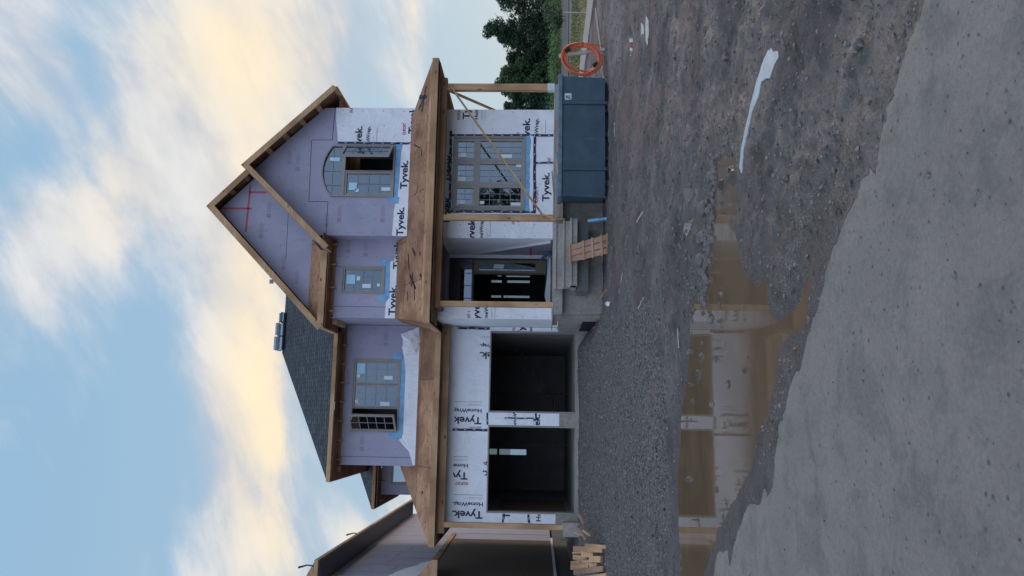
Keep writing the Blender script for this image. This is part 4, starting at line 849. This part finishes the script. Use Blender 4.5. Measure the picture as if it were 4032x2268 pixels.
q = MB(); q.prism([(nx+.008, ny, 5.05), (nx+.008, 26.2, 5.08), (nx+.008, 25.7, 5.45), (nx+.008, 25.3, 5.5), (nx+.008, 24.7, 5.8), (nx+.008, 24.2, 5.95), (nx+.008, ny, 6.1)], (.006, 0, 0)); part(q, 'wrap_patch', 'wrap', NH)
# its pent roof corner
q = MB(); q.prism([(-3.98, 22.7, 4.72), (-14, 22.7, 4.72), (-14, 23.5, 5.25), (nx, 23.5, 5.25), (nx, 24.5, 5.05), (-3.98, 24.5, 4.72)][:4], (0, 0, -.03)); part(q, 'pent_roof', 'roof_plywood', NH)
q = MB(); q.prism([(-3.98, 22.7, 4.72), (-3.98, 24.6, 4.72), (nx, 24.6, 5.12), (nx, 23.5, 5.25)], (0, 0, -.03)); part(q, 'pent_roof', 'roof_plywood', NH)
q = MB(); q.box(-14, -3.96, 22.66, 22.698, 4.55, 4.73); part(q, 'pent_fascia', 'lumber_x', NH)
q = MB(); q.box(-4.0, -3.962, 22.70, 24.6, 4.55, 4.72); part(q, 'pent_fascia', 'dark_lumber_y', NH)
q = MB(); q.box(nx+.03, nx+.06, ny+2.0, 32, 4.98, 5.14); part(q, 'ledger_board', 'lumber_y', NH)
# black flashing tabs standing on the eave edge
for p in ((-4.1, 22.1, 7.9), (-3.99, 27.4, 7.88)):
    q = MB(); q.tube([p, (p[0]+.02, p[1], p[2]+.18), (p[0]-.05, p[1], p[2]+.42)], [.02, .02, .03], 6); part(q, 'flashing_tab', 'black', NH)
q = MB(); q.box(-4.55, -3.7, 34.5, 34.55, 1.0, 2.6) if False else q.box(-4.0, -3.96, 27.0, 27.1, .7, 1.0); tag(q.build('marker_peg', 'sticker_white', base=(-4, 27, .7)), 'small white peg on the dark ground between the two houses', 'peg')

# ================================================================== GROUND
def vnoise(x, y, seed=0):
    xi, yi = np.floor(x).astype(np.int64), np.floor(y).astype(np.int64); xf, yf = x-xi, y-yi
    def h(a, b):
        n = (a*374761393+b*668265263+seed*974711) & 0xffffffff; n = ((n ^ (n >> 13))*1274126177) & 0xffffffff; return ((n ^ (n >> 16)) & 0xffff)/65535.
    u, v_ = xf*xf*(3-2*xf), yf*yf*(3-2*yf)
    return (h(xi, yi)*(1-u)+h(xi+1, yi)*u)*(1-v_)+(h(xi, yi+1)*(1-u)+h(xi+1, yi+1)*u)*v_-.5
def fb(x, y, f, o=4, g=.5, seed=0):
    s_ = 0; a = 1
    for k in range(o): s_ = s_+a*vnoise(x*f, y*f, seed+k); f *= 2.03; a *= g
    return s_
PUD = [(2.384, 6.746), (2.442, 6.988), (2.614, 7.547), (2.538, 7.814), (2.284, 7.978), (2.182, 7.989), (2.018, 7.94), (1.658, 8.014), (1.364, 8.22), (1.401, 8.742), (1.253, 8.838), (1.114, 9.018), (0.715, 9.145), (0.481, 9.343), (0.285, 9.544), (-0.001, 9.76), (-0.292, 9.837), (-0.609, 10.015), (-1.125, 10.067), (-1.452, 10.002), (-1.853, 9.947), (-3.2, 10.3), (-3.4, 9.2), (-1.75, 8.7), (-1.516, 8.539), (-1.238, 8.111), (-0.999, 7.84), (-0.782, 7.422), (-0.598, 7.045), (-0.393, 6.655), (-0.158, 6.457), (-0.011, 6.239), (0.148, 5.995), (0.371, 5.826), (0.559, 5.701), (0.591, 5.324), (0.689, 5.115), (0.863, 5.039), (1.029, 4.938), (1.159, 4.82), (1.203, 4.889), (0.959, 5.052), (0.848, 5.233), (0.779, 5.358), (0.785, 5.542), (0.731, 5.678), (0.762, 5.846), (0.856, 5.978), (1.116, 6.02), (1.068, 6.263), (1.276, 6.629), (1.391, 6.709), (1.646, 6.824), (1.81, 7.009), (1.859, 6.799), (2.182, 6.785)]
SILT = [(4.5, 0.5), (2.6, 2.4), (2.15, 3.0), (1.93, 3.271), (1.84, 3.341), (1.795, 3.44), (1.728, 3.519), (1.656, 3.579), (1.611, 3.608), (1.571, 3.718), (1.506, 3.72), (1.485, 3.762), (1.426, 3.801), (1.352, 3.844), (1.286, 3.894), (1.335, 3.971), (1.301, 3.985), (1.313, 4.071), (1.231, 4.137), (0.942, 4.683), (0.853, 4.718), (0.717, 4.855), (0.634, 5.043), (0.506, 5.139), (0.356, 5.241), (0.342, 5.328), (0.185, 5.436), (0.1, 5.477), (-0.007, 5.676), (-0.237, 5.77), (-0.464, 5.899), (-0.559, 6.049), (-0.482, 6.111), (-0.609, 6.238), (-0.662, 6.645), (-0.809, 6.838), (-1.019, 7.096), (-1.273, 7.274), (-1.143, 7.36), (-1.238, 7.868), (-1.485, 8.016), (-1.701, 8.102), (-4, 9), (-14, 13), (-60, 30), (-60, -60), (20, -60), (20, 0)]
SLUR = [(2.795, 5.522), (2.697, 5.36), (2.647, 5.35), (2.619, 5.473), (2.581, 5.585), (2.646, 5.802), (2.557, 5.892), (2.532, 6.059), (2.449, 6.155), (2.372, 6.274), (2.268, 6.4), (2.125, 6.44), (2.186, 6.527), (2.316, 6.464), (2.432, 6.334), (2.509, 6.213), (2.607, 6.092), (2.709, 5.913), (2.769, 5.787), (2.804, 5.667)]
P2 = [(7.612, 14.009), (7.357, 13.726), (7.078, 13.414), (6.713, 13.546), (6.86, 13.871), (7.183, 13.942), (7.508, 14.062)]
P3 = [(6.582, 11.817), (6.309, 11.544), (6.092, 11.498), (5.91, 11.705), (6.108, 11.855), (6.379, 11.901)]
P4_ = [(6.761, 12.42), (6.549, 12.077), (6.336, 12.007), (6.484, 12.385)]
P6 = [(2.809, 9.077), (2.692, 8.696), (2.52, 8.51), (2.527, 8.884), (2.707, 9.087)]
P5 = [(2.367, 9.122), (2.23, 8.505), (2.17, 8.962), (2.272, 9.159)]
def sdist(poly, x, y):
    d = np.full(x.shape, 1e9); ins = np.zeros(x.shape, bool); n = len(poly)
    for i in range(n):
        ax, ay = poly[i]; bx, by2 = poly[(i+1) % n]; ex, ey = bx-ax, by2-ay
        t_ = np.clip(((x-ax)*ex+(y-ay)*ey)/(ex*ex+ey*ey), 0, 1); dx, dy = x-ax-t_*ex, y-ay-t_*ey; d = np.minimum(d, dx*dx+dy*dy)
        c = (ay > y) != (by2 > y)
        with np.errstate(divide='ignore', invalid='ignore'): xi = ax+(y-ay)*ex/(ey if ey else 1e-9)
        ins ^= c & (x < xi)
    return np.where(ins, 1, -1)*np.sqrt(d)
def sm(a, b_, v_): t_ = np.clip((v_-a)/(b_-a), 0, 1); return t_*t_*(3-2*t_)
POOLS = [(PUD, 0.0, .3), (P2, .09, .1), (P3, .075, .08), (P4_, .078, .08), (P5, .03, .06), (P6, .035, .07), (SLUR, .035, .06)]
def gravel_mask(x, y):
    right = 2.55-.05*np.clip(18-y, 0, 6)-.9*sm(14, 10.5, y)*0+fb(x, y, 1.2, 3, .5, 5)*.9
    far = 10.0+.0*x
    return sm(0, .5, right-x)*sm(9.9, 11.6, y+fb(x, y, .9, 3, .5, 8)*1.2)
def ground_h(x, y, detail=True):
    base = .035+.12*sm(9, 18, y)
    gm = sm(0, .9, 2.75-x)*sm(11.5, 22, y); ramp_ = np.clip((y-13.5)/(22.0-13.5), 0, 1)**1.9*.47
    h = base+ramp_*sm(-.1, 1.0, 2.9-x)
    h = np.where(y > 30, h-.002*(y-30)*0, h)
    sd_silt = sdist(SILT, x, y)
    silt = sm(-.01, .02, sd_silt+fb(x, y, 5, 3, .5, 3)*.05)
    amp = (1-silt*.85)*sm(3.0, 5.5, y)*.8+.2*(1-silt*.7)
    h = h+fb(x, y, .7, 3, .5, 1)*.05*amp*sm(40, 20, y)+silt*.012*sm(10, 6, y)
    if detail:
        h = h+fb(x, y, 3.1, 4, .55, 11)*.035*amp+np.abs(fb(x, y, 9, 3, .6, 21))*.014*amp*sm(30, 12, y)
        mud = (1-silt)*sm(3., 4.2, y)
        h = h-np.maximum(fb(x, y*1.3, 5.2, 4, .6, 91)-.10, 0)*.055*mud*sm(22, 12, y)+np.maximum(fb(x, y, 7.5, 3, .6, 95)-.22, 0)*.055*mud*sm(22, 12, y)+fb(x, y, 15, 2, .5, 97)*.010*mud*sm(14, 8, y)
        # churned ruts along the far side of the puddle
        rut = np.exp(-((x-2.3)/1.6)**2-((y-9.6)/1.0)**2); clod = np.exp(-((x-2.0)/1.3)**2-((y-8.25)/.5)**2)
        h = h+rut*fb(x, y*1.6, 2.6, 4, .6, 31)*.07+clod*np.maximum(fb(x, y, 5.5, 4, .65, 41)+.15, 0)*.13
        # tyre tracks crossing the mud toward the right
        tr = (y-13.2-.35*(x-5)); h = h-.035*np.exp(-(tr/.35)**2)*sm(3, 5, x)*sm(15, 9, x)+.02*np.exp(-((tr-.55)/.2)**2)*sm(3, 5, x)
    for poly, lev, w_ in POOLS:
        s_ = sdist(poly, x, y)+fb(x, y, 3.5, 4, .6, 51)*(.05 if poly is PUD else .0)
        near = np.exp(-(np.minimum(s_, 0)/(w_*1.2+.12))**2)
        bed = lev-(np.clip(s_, 0, w_)*.14 if poly is PUD else np.minimum(s_, .004)); rim = lev+np.clip(-s_, 0, 3)*.07+.0012
        tgt = np.where(s_ > 0, bed, np.minimum(rim, np.maximum(h, rim*.0+lev+.0012)))
        if poly is PUD:
            bumpy = np.maximum(fb(x, y, 4.5, 3, .6, 61)-.42, 0)*.30; tgt = tgt+np.where(s_ > .02, bumpy, 0)
        h = np.where(s_ > -.02, tgt, h*(1-near)+tgt*near)
    return h
def axis(pts):
    out = [pts[0][0]]
    for (a, s0), (b_, s1) in zip(pts[:-1], pts[1:]):
        v_ = a
        while v_ < b_-1e-6:
            t_ = (v_-a)/(b_-a); v_ += s0*(1-t_)+s1*t_; out.append(min(v_, b_))
    return np.array(out)
xs = axis([(-1500, 500), (-100, 20), (-20, 2.), (-6, .12), (-3, .045), (3.5, .035), (7, .06), (14, .3), (40, 3.), (120, 25), (1500, 500)])
ys = axis([(-1500, 500), (-60, 14), (-4, 1.0), (1.5, .07), (3, .03), (7, .028), (11, .04), (16, .07), (24, .18), (50, 1.5), (150, 20), (2500, 700)])
GX, GY = np.meshgrid(xs, ys); GZ = ground_h(GX, GY); nxg, nyg = len(xs), len(ys)
me = bpy.data.meshes.new('ground'); vs = np.stack([GX.ravel(), GY.ravel(), GZ.ravel()], 1)
idx = np.arange(nxg*nyg).reshape(nyg, nxg); qf = np.stack([idx[:-1, :-1].ravel(), idx[:-1, 1:].ravel(), idx[1:, 1:].ravel(), idx[1:, :-1].ravel()], 1)
me.vertices.add(len(vs)); me.vertices.foreach_set('co', vs.astype(np.float32).ravel()); me.loops.add(qf.size); me.loops.foreach_set('vertex_index', qf.astype(np.int32).ravel())
me.polygons.add(len(qf)); me.polygons.foreach_set('loop_start', np.arange(0, qf.size, 4, dtype=np.int32)); me.polygons.foreach_set('use_smooth', np.ones(len(qf), bool)); me.update(calc_edges=True)
def attr(n, a): at = me.attributes.new(n, 'FLOAT', 'POINT'); at.data.foreach_set('value', a.astype(np.float32).ravel())
attr('silt', np.clip(sdist(SILT, GX, GY), -5, 5)); attr('pud', np.clip(sdist(PUD, GX, GY), -5, 5)); attr('gravel', gravel_mask(GX, GY))
attr('grass', sm(14.4, 14.8, GX+0*GY)*sm(18, 22, GY)+sm(38, 44, GY)*sm(10, 12, GX)); attr('dirt', sm(-.5, 2.5, GX-1.5+fb(GX, GY, .8, 3, .5, 77))*sm(5, 8, GY))
go = bpy.data.objects.new('ground', me); col.objects.link(go); tag(go, 'muddy building plot with gravel and dried silt', kind='structure')
m, t, b = mat('ground', (.15, .13, .12), .85, spec=.35)
def at_(n): a = t.nodes.new('ShaderNodeAttribute'); a.attribute_name = n; return a.outputs['Fac']
P = objc(t); lowf = fbm(t, P, .8, 5, .6, .4); midf = fbm(t, P, 5, 6, .62, .3); hif = fbm(t, P, 38, 6, .68)
silt_e = ramp(t, math_(t, 'ADD', at_('silt'), math_(t, 'MULTIPLY', math_(t, 'SUBTRACT', fbm(t, P, 9, 5, .6), .5), .10)), -.006, .006)
soil = mixc(t, ramp(t, lowf, .35, .65), (.092, .078, .076), (.150, .131, .124)); soil = mixc(t, math_(t, 'MULTIPLY', ramp(t, midf, .48, .66), .75), soil, (.062, .050, .047))
red = mixc(t, ramp(t, fbm(t, P, .55, 4, .6, .3), .5, .62), soil, (.15, .105, .095)); soil = mixc(t, at_('dirt'), soil, red)
# gravel: cellular stones
vor = t.nodes.new('ShaderNodeTexVoronoi'); vor.inputs['Scale'].default_value = 30; t.links.new(P, vor.inputs['Vector']); vs_ = t.nodes.new('ShaderNodeSeparateColor'); t.links.new(vor.outputs['Color'], vs_.inputs[0])
grav = mixc(t, vs_.outputs[0], (.085, .082, .077), (.225, .215, .197)); grav = mixc(t, ramp(t, vor.outputs['Distance'], .55, .75), grav, (.05, .048, .048)); grav = mixc(t, math_(t, 'MULTIPLY', ramp(t, lowf, .45, .6), .45), grav, (.165, .13, .11))
pt = ramp(t, fbm(t, P, .9, 5, .65, .4), .52, .66); gm_ = ramp(t, math_(t, 'ADD', math_(t, 'SUBTRACT', at_('gravel'), math_(t, 'MULTIPLY', pt, .42)), math_(t, 'MULTIPLY', math_(t, 'SUBTRACT', midf, .5), .9)), .35, .6)
c = mixc(t, gm_, soil, grav)
# damp strip by the puddle
damp = ramp(t, math_(t, 'ADD', at_('pud'), math_(t, 'MULTIPLY', math_(t, 'SUBTRACT', midf, .5), .35)), -.95, -.10)
c = mixc(t, math_(t, 'MULTIPLY', damp, .35), c, (.07, .06, .055))
siltc = mixc(t, ramp(t, lowf, .3, .7), (.198, .177, .156), (.240, .214, .187)); siltc = mixc(t, math_(t, 'MULTIPLY', ramp(t, midf, .5, .7), .5), siltc, (.125, .119, .113)); blot = fbm(t, P, 1.9, 7, .68, .5); siltc = mixc(t, math_(t, 'MULTIPLY', ramp(t, blot, .50, .62), .45), siltc, (.118, .112, .105)); stn = fbm(t, objc(t, (1.5, .35, 1)), 1.2, 5, .6, .3); siltc = mixc(t, math_(t, 'MULTIPLY', ramp(t, stn, .54, .66), .4), siltc, (.215, .20, .185))
c = mixc(t, silt_e, c, siltc)
v2 = t.nodes.new('ShaderNodeTexVoronoi'); v2.inputs['Scale'].default_value = 16; t.links.new(P, v2.inputs['Vector']); v2s = t.nodes.new('ShaderNodeSeparateColor'); t.links.new(v2.outputs['Color'], v2s.inputs[0])
speck = math_(t, 'MULTIPLY', ramp(t, v2.outputs['Distance'], .22, .12), ramp(t, v2s.outputs[0], .8, .86)); c = mixc(t, math_(t, 'MULTIPLY', speck, .7), c, (.06, .056, .055))
c = mixc(t, at_('grass'), c, mixc(t, ramp(t, fbm(t, P, 1.3, 5, .7), .4, .6), (.30, .26, .13), (.12, .15, .06)))
c = mixc(t, math_(t, 'SUBTRACT', .42, math_(t, 'MULTIPLY', silt_e, .18)), c, mixc(t, ramp(t, hif, .3, .7), (.55, .55, .55), (1.4, 1.4, 1.4)), 'MULTIPLY'); t.links.new(c, b.inputs['Base Color'])
rg = math_(t, 'SUBTRACT', math_(t, 'SUBTRACT', .90, math_(t, 'MULTIPLY', math_(t, 'MULTIPLY', ramp(t, lowf, .42, .6), .34), math_(t, 'SUBTRACT', 1., silt_e))), math_(t, 'MULTIPLY', damp, math_(t, 'SUBTRACT', .42, math_(t, 'MULTIPLY', silt_e, .1)))); t.links.new(rg, b.inputs['Roughness'])
hh = math_(t, 'ADD', math_(t, 'MULTIPLY', midf, 1.0), math_(t, 'MULTIPLY', hif, .45)); hh = math_(t, 'MULTIPLY', hh, math_(t, 'SUBTRACT', 1., math_(t, 'MULTIPLY', silt_e, .62)))
hh = math_(t, 'SUBTRACT', hh, math_(t, 'MULTIPLY', math_(t, 'MULTIPLY', vor.outputs['Distance'], gm_), .6)); bump(t, b, hh, 1.0, .055)
me.materials.append(m)

# water
m, t, b = mat('muddy_water', (.115, .075, .042), .03, spec=.5); b.inputs['IOR'].default_value = 1.25
P = objc(t); c = mixc(t, ramp(t, fbm(t, P, 1.1, 4, .6, .5), .35, .65), (.165, .114, .072), (.130, .087, .054)); t.links.new(c, b.inputs['Base Color']); bump(t, b, fbm(t, P, 3, 2, .5), .012, .02)
m, t, b = mat('silty_water', (.15, .14, .13), .04, spec=.5); b.inputs['IOR'].default_value = 1.33
m, t, b = mat('slurry', (.44, .47, .49), .35, spec=.5); P = objc(t); t.links.new(mixc(t, ramp(t, fbm(t, P, 14, 5, .6), .35, .7), (.48, .51, .53), (.36, .39, .41)), b.inputs['Base Color'])
def pool(poly, lev, name, mt, lab, grow=.12):
    cx, cy = sum(p[0] for p in poly)/len(poly), sum(p[1] for p in poly)/len(poly); xs_, ys_ = [p[0] for p in poly], [p[1] for p in poly]
    q = MB()
    if poly is PUD: q.add([(min(xs_)-grow, min(ys_)-grow, lev), (max(xs_)+grow, min(ys_)-grow, lev), (max(xs_)+grow, max(ys_)+grow, lev), (min(xs_)-grow, max(ys_)+grow, lev)], [(0, 1, 2, 3)])
    else:
        pts = []
        for i in range(len(poly)):
            p0, p1 = poly[i], poly[(i+1) % len(poly)]
            for k in range(5): u = k/5; px, py = p0[0]+(p1[0]-p0[0])*u, p0[1]+(p1[1]-p0[1])*u; nn = noise.noise(Vector((px*6, py*6, 1)))*.035+noise.noise(Vector((px*19, py*19, 4)))*.02; pts.append((px+nn, py-nn, lev+.006))
        q.prism(pts, (0, 0, -.02))
    tag(q.build(name, mt), lab, kind='structure')
pool(PUD, 0, 'puddle', 'muddy_water', 'wide brown puddle mirroring the house')
for i, (p, l) in enumerate(((P2, .09), (P3, .075), (P4_, .078))): pool(p, l, 'puddle', 'silty_water', 'small bright puddle in the ruts beyond the waste container side', .05)
pool(P5, .03, 'puddle', 'silty_water', 'tiny puddle beside the clods', .03); pool(P6, .035, 'puddle', 'silty_water', 'tiny puddle beside the clods', .03)
pool(SLUR, .035, 'slurry_streak', 'slurry', 'pale tapering streak of dried slurry', .06)

# loose stones: many small = stuff, larger ones as things
rs_ = np.random.RandomState(11)
def scatter(n, xr_, yr_, rmin, rmax, maskf, pw=1.0):
    """positions with density falling off with distance"""
    out = []
    while len(out) < n:
        m_ = 4000; u = rs_.rand(m_); y = yr_[0]*(yr_[1]/yr_[0])**u; x = (rs_.rand(m_)*(xr_[1]-xr_[0])+xr_[0])*y; k = maskf(x, y) > rs_.rand(m_); x, y = x[k], y[k]; z = ground_h(x, y)
        r = rmin+(rmax-rmin)*rs_.rand(len(x))**3
        out += list(zip(x, y, z, r))
    return out[:n]
wm = lambda x, y: np.where((sdist(PUD, x, y) < -.02) & (sdist(SLUR, x, y) < -.03) & ~((y > 19.3) & (x > 2.4) & (x < 8.8)) & ~((y > 22.2)), 1., 0.)
q = MB(); rr = random.Random(12); random.seed(5)
for x, y, z, r in scatter(11000, (-.30, .14), (9.6, 22), .006, .034, lambda x, y: gravel_mask(x, y)*wm(x, y)): q.rock((x, y, z+r*.15), r*(.5+y/26))
tag(q.build('gravel', 'stone'), 'grey crushed gravel in front of the garage', 'gravel', kind='stuff')
q = MB(); random.seed(6)
for x, y, z, r in scatter(4600, (-.05, .62), (3.2, 20), .005, .024, lambda x, y: (1-gravel_mask(x, y))*wm(x, y)*np.where(sdist(SILT, x, y) < 0, 1, .0)): q.rock((x, y, z+r*.1), r*(.55+y/16))
for x, y, z, r in scatter(1300, (-.30, .62), (2.2, 8), .002, .009, lambda x, y: np.where(sdist(SILT, x, y) > 0, 1., 0)): q.rock((x, y, z+r*.1), r)
tag(q.build('pebbles', 'stone'), 'loose pebbles scattered over the mud and silt', 'pebbles', kind='stuff')
q = MB(); random.seed(31)
for i in range(420):
    if i < 260: u = random.random(); cx = 2.7-1.5*u; cy = 7.55+.75*u+random.gauss(0, .10)
    else: cx = random.gauss(2.2, .8); cy = random.gauss(9.2, .9)
    zz = float(ground_h(np.array([cx]), np.array([cy]))[0]); r = random.uniform(.008, .045)*(1.2 if i < 260 else .8)
    q.rock((cx, cy, max(zz, 0)+r*.1), r, sq=.8)
tag(q.build('mud_clods', 'clod'), 'churned dark mud clods along the far edge of the puddle', 'mud clods', kind='stuff')
big = [(2.03, 3.97, .035, 'dark smooth stone near the right edge of the mud'), (1.55, 4.45, .02, 'small dark stone at the edge of the pale silt'), (2.75, 4.55, .026, 'pale angular stone on the dark mud'), (3.4, 6.9, .05, 'pale rock among the ruts on the right'),
       (1.95, 8.15, .09, 'large clod at the left of the far puddle edge'), (2.25, 8.05, .075, 'rounded clod at the tip of the puddle'), (2.5, 7.75, .06, 'pale crusted clod at the puddle tip'), (1.72, 8.2, .07, 'dark wet clod beside the tiny puddle'),
       (1.05, 7.95, .05, 'stone standing in the brown puddle below the door'), (.35, 7.3, .035, 'stone standing in the middle of the brown puddle'), (.18, 8.0, .04, 'stone in the brown puddle below the garage pier reflection'), (2.9, 5.0, .022, 'small brown stone near the slurry streak'),
       (4.6, 9.3, .05, 'grey stone on the mud in front of the waste container'), (1.1, 3.35, .016, 'dark pebble alone on the pale silt'), (.62, 3.2, .014, 'lone dark pebble in the middle of the pale silt'), (1.7, 5.3, .028, 'light stone below the slurry streak')]
random.seed(9)
for x, y, r, lab in big:
    z = float(ground_h(np.array([x]), np.array([y]))[0]); q = MB(); bm = bmesh.new(); bmesh.ops.create_icosphere(bm, subdivisions=3, radius=r); sd_ = random.random()*50
    for v in bm.verts: v.co *= 1+.38*noise.noise(v.co/r*.9+Vector((sd_, 0, 0)))+.12*noise.noise(v.co/r*3+Vector((sd_, 3, 0))); v.co.z *= .7
    bm.verts.index_update(); q.add([(v.co.x+x, v.co.y+y, v.co.z+max(z, -.01)+r*.25) for v in bm.verts], [tuple(v.index for v in f.verts) for f in bm.faces]); bm.free()
    tag(q.build('stone', 'clod' if 'clod' in lab else 'stone', base=(x, y, z), smooth=True), lab, 'stone', 'larger stones and clods on the mud')

sk = [((2.55, 15.6), (2.9, 15.2), 'short pale stick on the mud in front of the pallet'), ((3.4, 13.1), (3.45, 12.6), 'thin pale stick on the mud midway to the puddle'), ((1.9, 13.2), (2.0, 12.6), 'splinter of wood on the edge of the gravel'),
      ((6.2, 16.4), (6.5, 16.3), 'small white scrap of lath before the waste container'), ((.9, 9.6), (1.15, 9.7), 'small splinter at the upper edge of the puddle')]
for (a, b_, lab) in sk:
    za, zb_ = [float(ground_h(np.array([p[0]]), np.array([p[1]]))[0])+.012 for p in (a, b_)]
    q = MB(); q.bar((*a, za), (*b_, zb_), .022, .012); tag(q.build('stick', 'weathered_wood', base=(*a, za)), lab, 'stick', 'sticks and splinters on the mud')
# ================================================================== FAR RIGHT
q = MB(); q.box(12.9, 14.55, 22.0, 43.9, .0, .215); tag(q.build('pavement', 'pale_concrete'), 'pale concrete pavement running away on the right', kind='structure')
q = MB(); q.prism([(14, 44, .1), (200, 44, .1), (200, 60, .1), (14, 60, .1)], (0, 0, .12)); m, t, b = mat('asphalt', (.075, .07, .075), .85); tag(q.build('road', 'asphalt'), 'grey road beyond the dry grass', kind='structure')
q = MB(); q.bar((20.5, 39.5, .20), (40, 36, .2), .25, .22); tag(q.build('kerb', 'pale_concrete'), 'pale kerb line in the grass', kind='structure')
rg_ = random.Random(21)
def blades(mb, n, x0, x1, y0, y1, h0, h1, z=.1, w=.03):
    for i in range(n):
        x, y = rg_.uniform(x0, x1), rg_.uniform(y0, y1); h = rg_.uniform(h0, h1); a = rg_.uniform(0, 3.1); dx, dy = math.cos(a)*w, math.sin(a)*w; l = rg_.uniform(-.3, .3)*h
        mb.add([(x-dx, y-dy, z), (x+dx, y+dy, z), (x+l, y+l*.4, z+h)], [(0, 1, 2)])
q = MB(); blades(q, 9000, 14.6, 30, 24, 40, .05, .15, .14, .035); tag(q.build('dry_grass', 'dry_grass'), 'straw coloured dry grass beyond the pavement', 'grass', kind='stuff')
q = MB(); blades(q, 3500, 14.6, 30, 31, 42.5, .06, .17, .14, .04); tag(q.build('green_grass', 'green_grass'), 'long green grass before the road', 'grass', kind='stuff')
for i, (x, y) in enumerate(((16.2, 29.0), (23.0, 39.0))):
    q = MB(); q.bar((x, y, 0), (x+.03, y, 1.25 if i else .95), .04, .04, up=(0, 1, 0)); tag(q.build('survey_stake', 'bark' if i else 'weathered_wood', base=(x, y, 0)), ['pale thin survey stake in the grass nearer the pavement', 'dark thin survey stake by the far kerb'][i], 'stake', 'survey stakes in the grass')
def clump(mb, c, rx, ry, rz, n, ls, rn, hollow=.35):
    for i in range(n):
        while True:
            p = Vector((rn.uniform(-1, 1), rn.uniform(-1, 1), rn.uniform(-1, 1)))
            if hollow < p.length < 1: break
        pos = Vector((c[0]+p.x*rx, c[1]+p.y*ry, c[2]+p.z*rz)); a = Vector((rn.uniform(-1, 1), rn.uniform(-1, 1), rn.uniform(-1, 1))).normalized(); b_ = a.orthogonal().normalized(); s_ = ls*rn.uniform(.5, 1.3)
        mb.add([pos-a*s_, pos-b_*s_*.6, pos+a*s_, pos+b_*s_*.6], [(0, 1, 2, 3)])
def tree(x, y, h, r, mt, lab, seed, n=8500, ls=.145):
    rn = random.Random(seed); T_ = empty('tree', (x, y, 0), lab, 'tree', 'trees beyond the road')
    q = MB(); q.tube([(x, y, 0), (x+.1, y, h*.35), (x-.1, y, h*.7), (x, y, h*.95)], [.22, .17, .09, .02], 8)
    for k in range(7):
        a = rn.random()*6.28; zz = h*rn.uniform(.25, .7); q.tube([(x, y, zz), (x+math.cos(a)*r*.45, y+math.sin(a)*r*.45, zz+h*.12), (x+math.cos(a)*r*.75, y+math.sin(a)*r*.75, zz+h*.2)], [.07, .04, .015], 5)
    q.build('trunk', 'bark', T_)
    q = MB(); N2 = 34
    for k in range(N2):
        f = k/(N2-1); zz = h*(.06+.9*f); rr_ = r*(1.0-.75*f**1.6)*rn.uniform(.5, 1.); a = rn.random()*6.28; cr_ = r*rn.uniform(.34, .56)*(1.15-.55*f)
        clump(q, (x+math.cos(a)*rr_*.75, y+math.sin(a)*rr_*.75, zz), cr_, cr_, cr_*.8, n//N2, ls, rn, .2)
    q.build('crown', mt, T_)
TR = [(43.0, 74, 6.3, 3.2, 'leaf_dark', 'dark tree at the right edge of the picture'), (39.9, 75, 7.9, 2.4, 'leaf_dark', 'tallest pointed dark tree beyond the road'), (37.6, 77, 5.4, 2.4, 'leaf_dark', 'lower dark tree left of the tallest one'), (35.6, 76, 6.1, 2.3, 'leaf_mid', 'rounder tree just right of the porch post'),
      (33.8, 75, 6.6, 2.0, 'leaf_mid', 'tree standing behind the right porch post'), (31.6, 76, 5.6, 2.3, 'leaf_dark', 'dark tree seen between porch post and house wall'), (29.2, 77, 5.8, 2.4, 'leaf_dark', 'leftmost tree mostly hidden by the wrapped wall'), (46.5, 76, 7.5, 3.2, 'leaf_dark', 'dark tree just beyond the right edge'), (41.4, 79, 6.6, 3., 'leaf_dark', 'dark tree filling the gap behind the tallest one'), (36.4, 81, 5.6, 3.2, 'leaf_dark', 'farther dark tree behind the rounder one'), (32, 82, 5.8, 3.2, 'leaf_dark', 'farther dark tree behind the porch post')]
for i, (x, y, h, r, mt, lab) in enumerate(TR): tree(x, y, h, r, mt, lab, 100+i)
for i, (x, y, h, r) in enumerate(((19.0, -24, 7.5, 2.2), (9, -55, 7, 3.5))):
    tree(x, y, h, r, 'leaf_shrub', ['tree across the street behind the viewer', 'farther tree across the street behind the viewer'][i], 300+i, 2200)
rn = random.Random(55)
q = MB()
for k in range(70):
    x = 24+k*.35+rn.uniform(-.4, .4); y = 62+rn.uniform(-1.5, 4); clump(q, (x, y, rn.uniform(.4, .8)), .9, .9, rn.uniform(.5, .9), 110, .12, rn, .2)
tag(q.build('shrub_belt', 'leaf_shrub'), 'bright green mass of shrubs along the far side of the road', 'shrubs', kind='stuff')
for i, (x, y, h, lab) in enumerate(((27.5, 50, 1.5, 'loose shrub just right of the waste container'), (32.5, 58, 1.9, 'taller pale shrub under the rounder tree'), (36.8, 58, 1.7, 'small leafy shrub under the tallest tree'))):
    q = MB(); 
    for k in range(9): clump(q, (x+rn.uniform(-.6, .6), y+rn.uniform(-.4, .4), .3+rn.random()*h*.75), .35, .35, .3, 90, .09, rn, .1)
    for k in range(5): q.tube([(x+rn.uniform(-.2, .2), y, 0), (x+rn.uniform(-.5, .5), y, h)], [.02, .008], 5, mi=1)
    tag(q.build('shrub', ['leaf_mid', 'bark'], base=(x, y, 0)), lab, 'shrub', 'single shrubs before the trees')
S.render.engine = 'CYCLES'
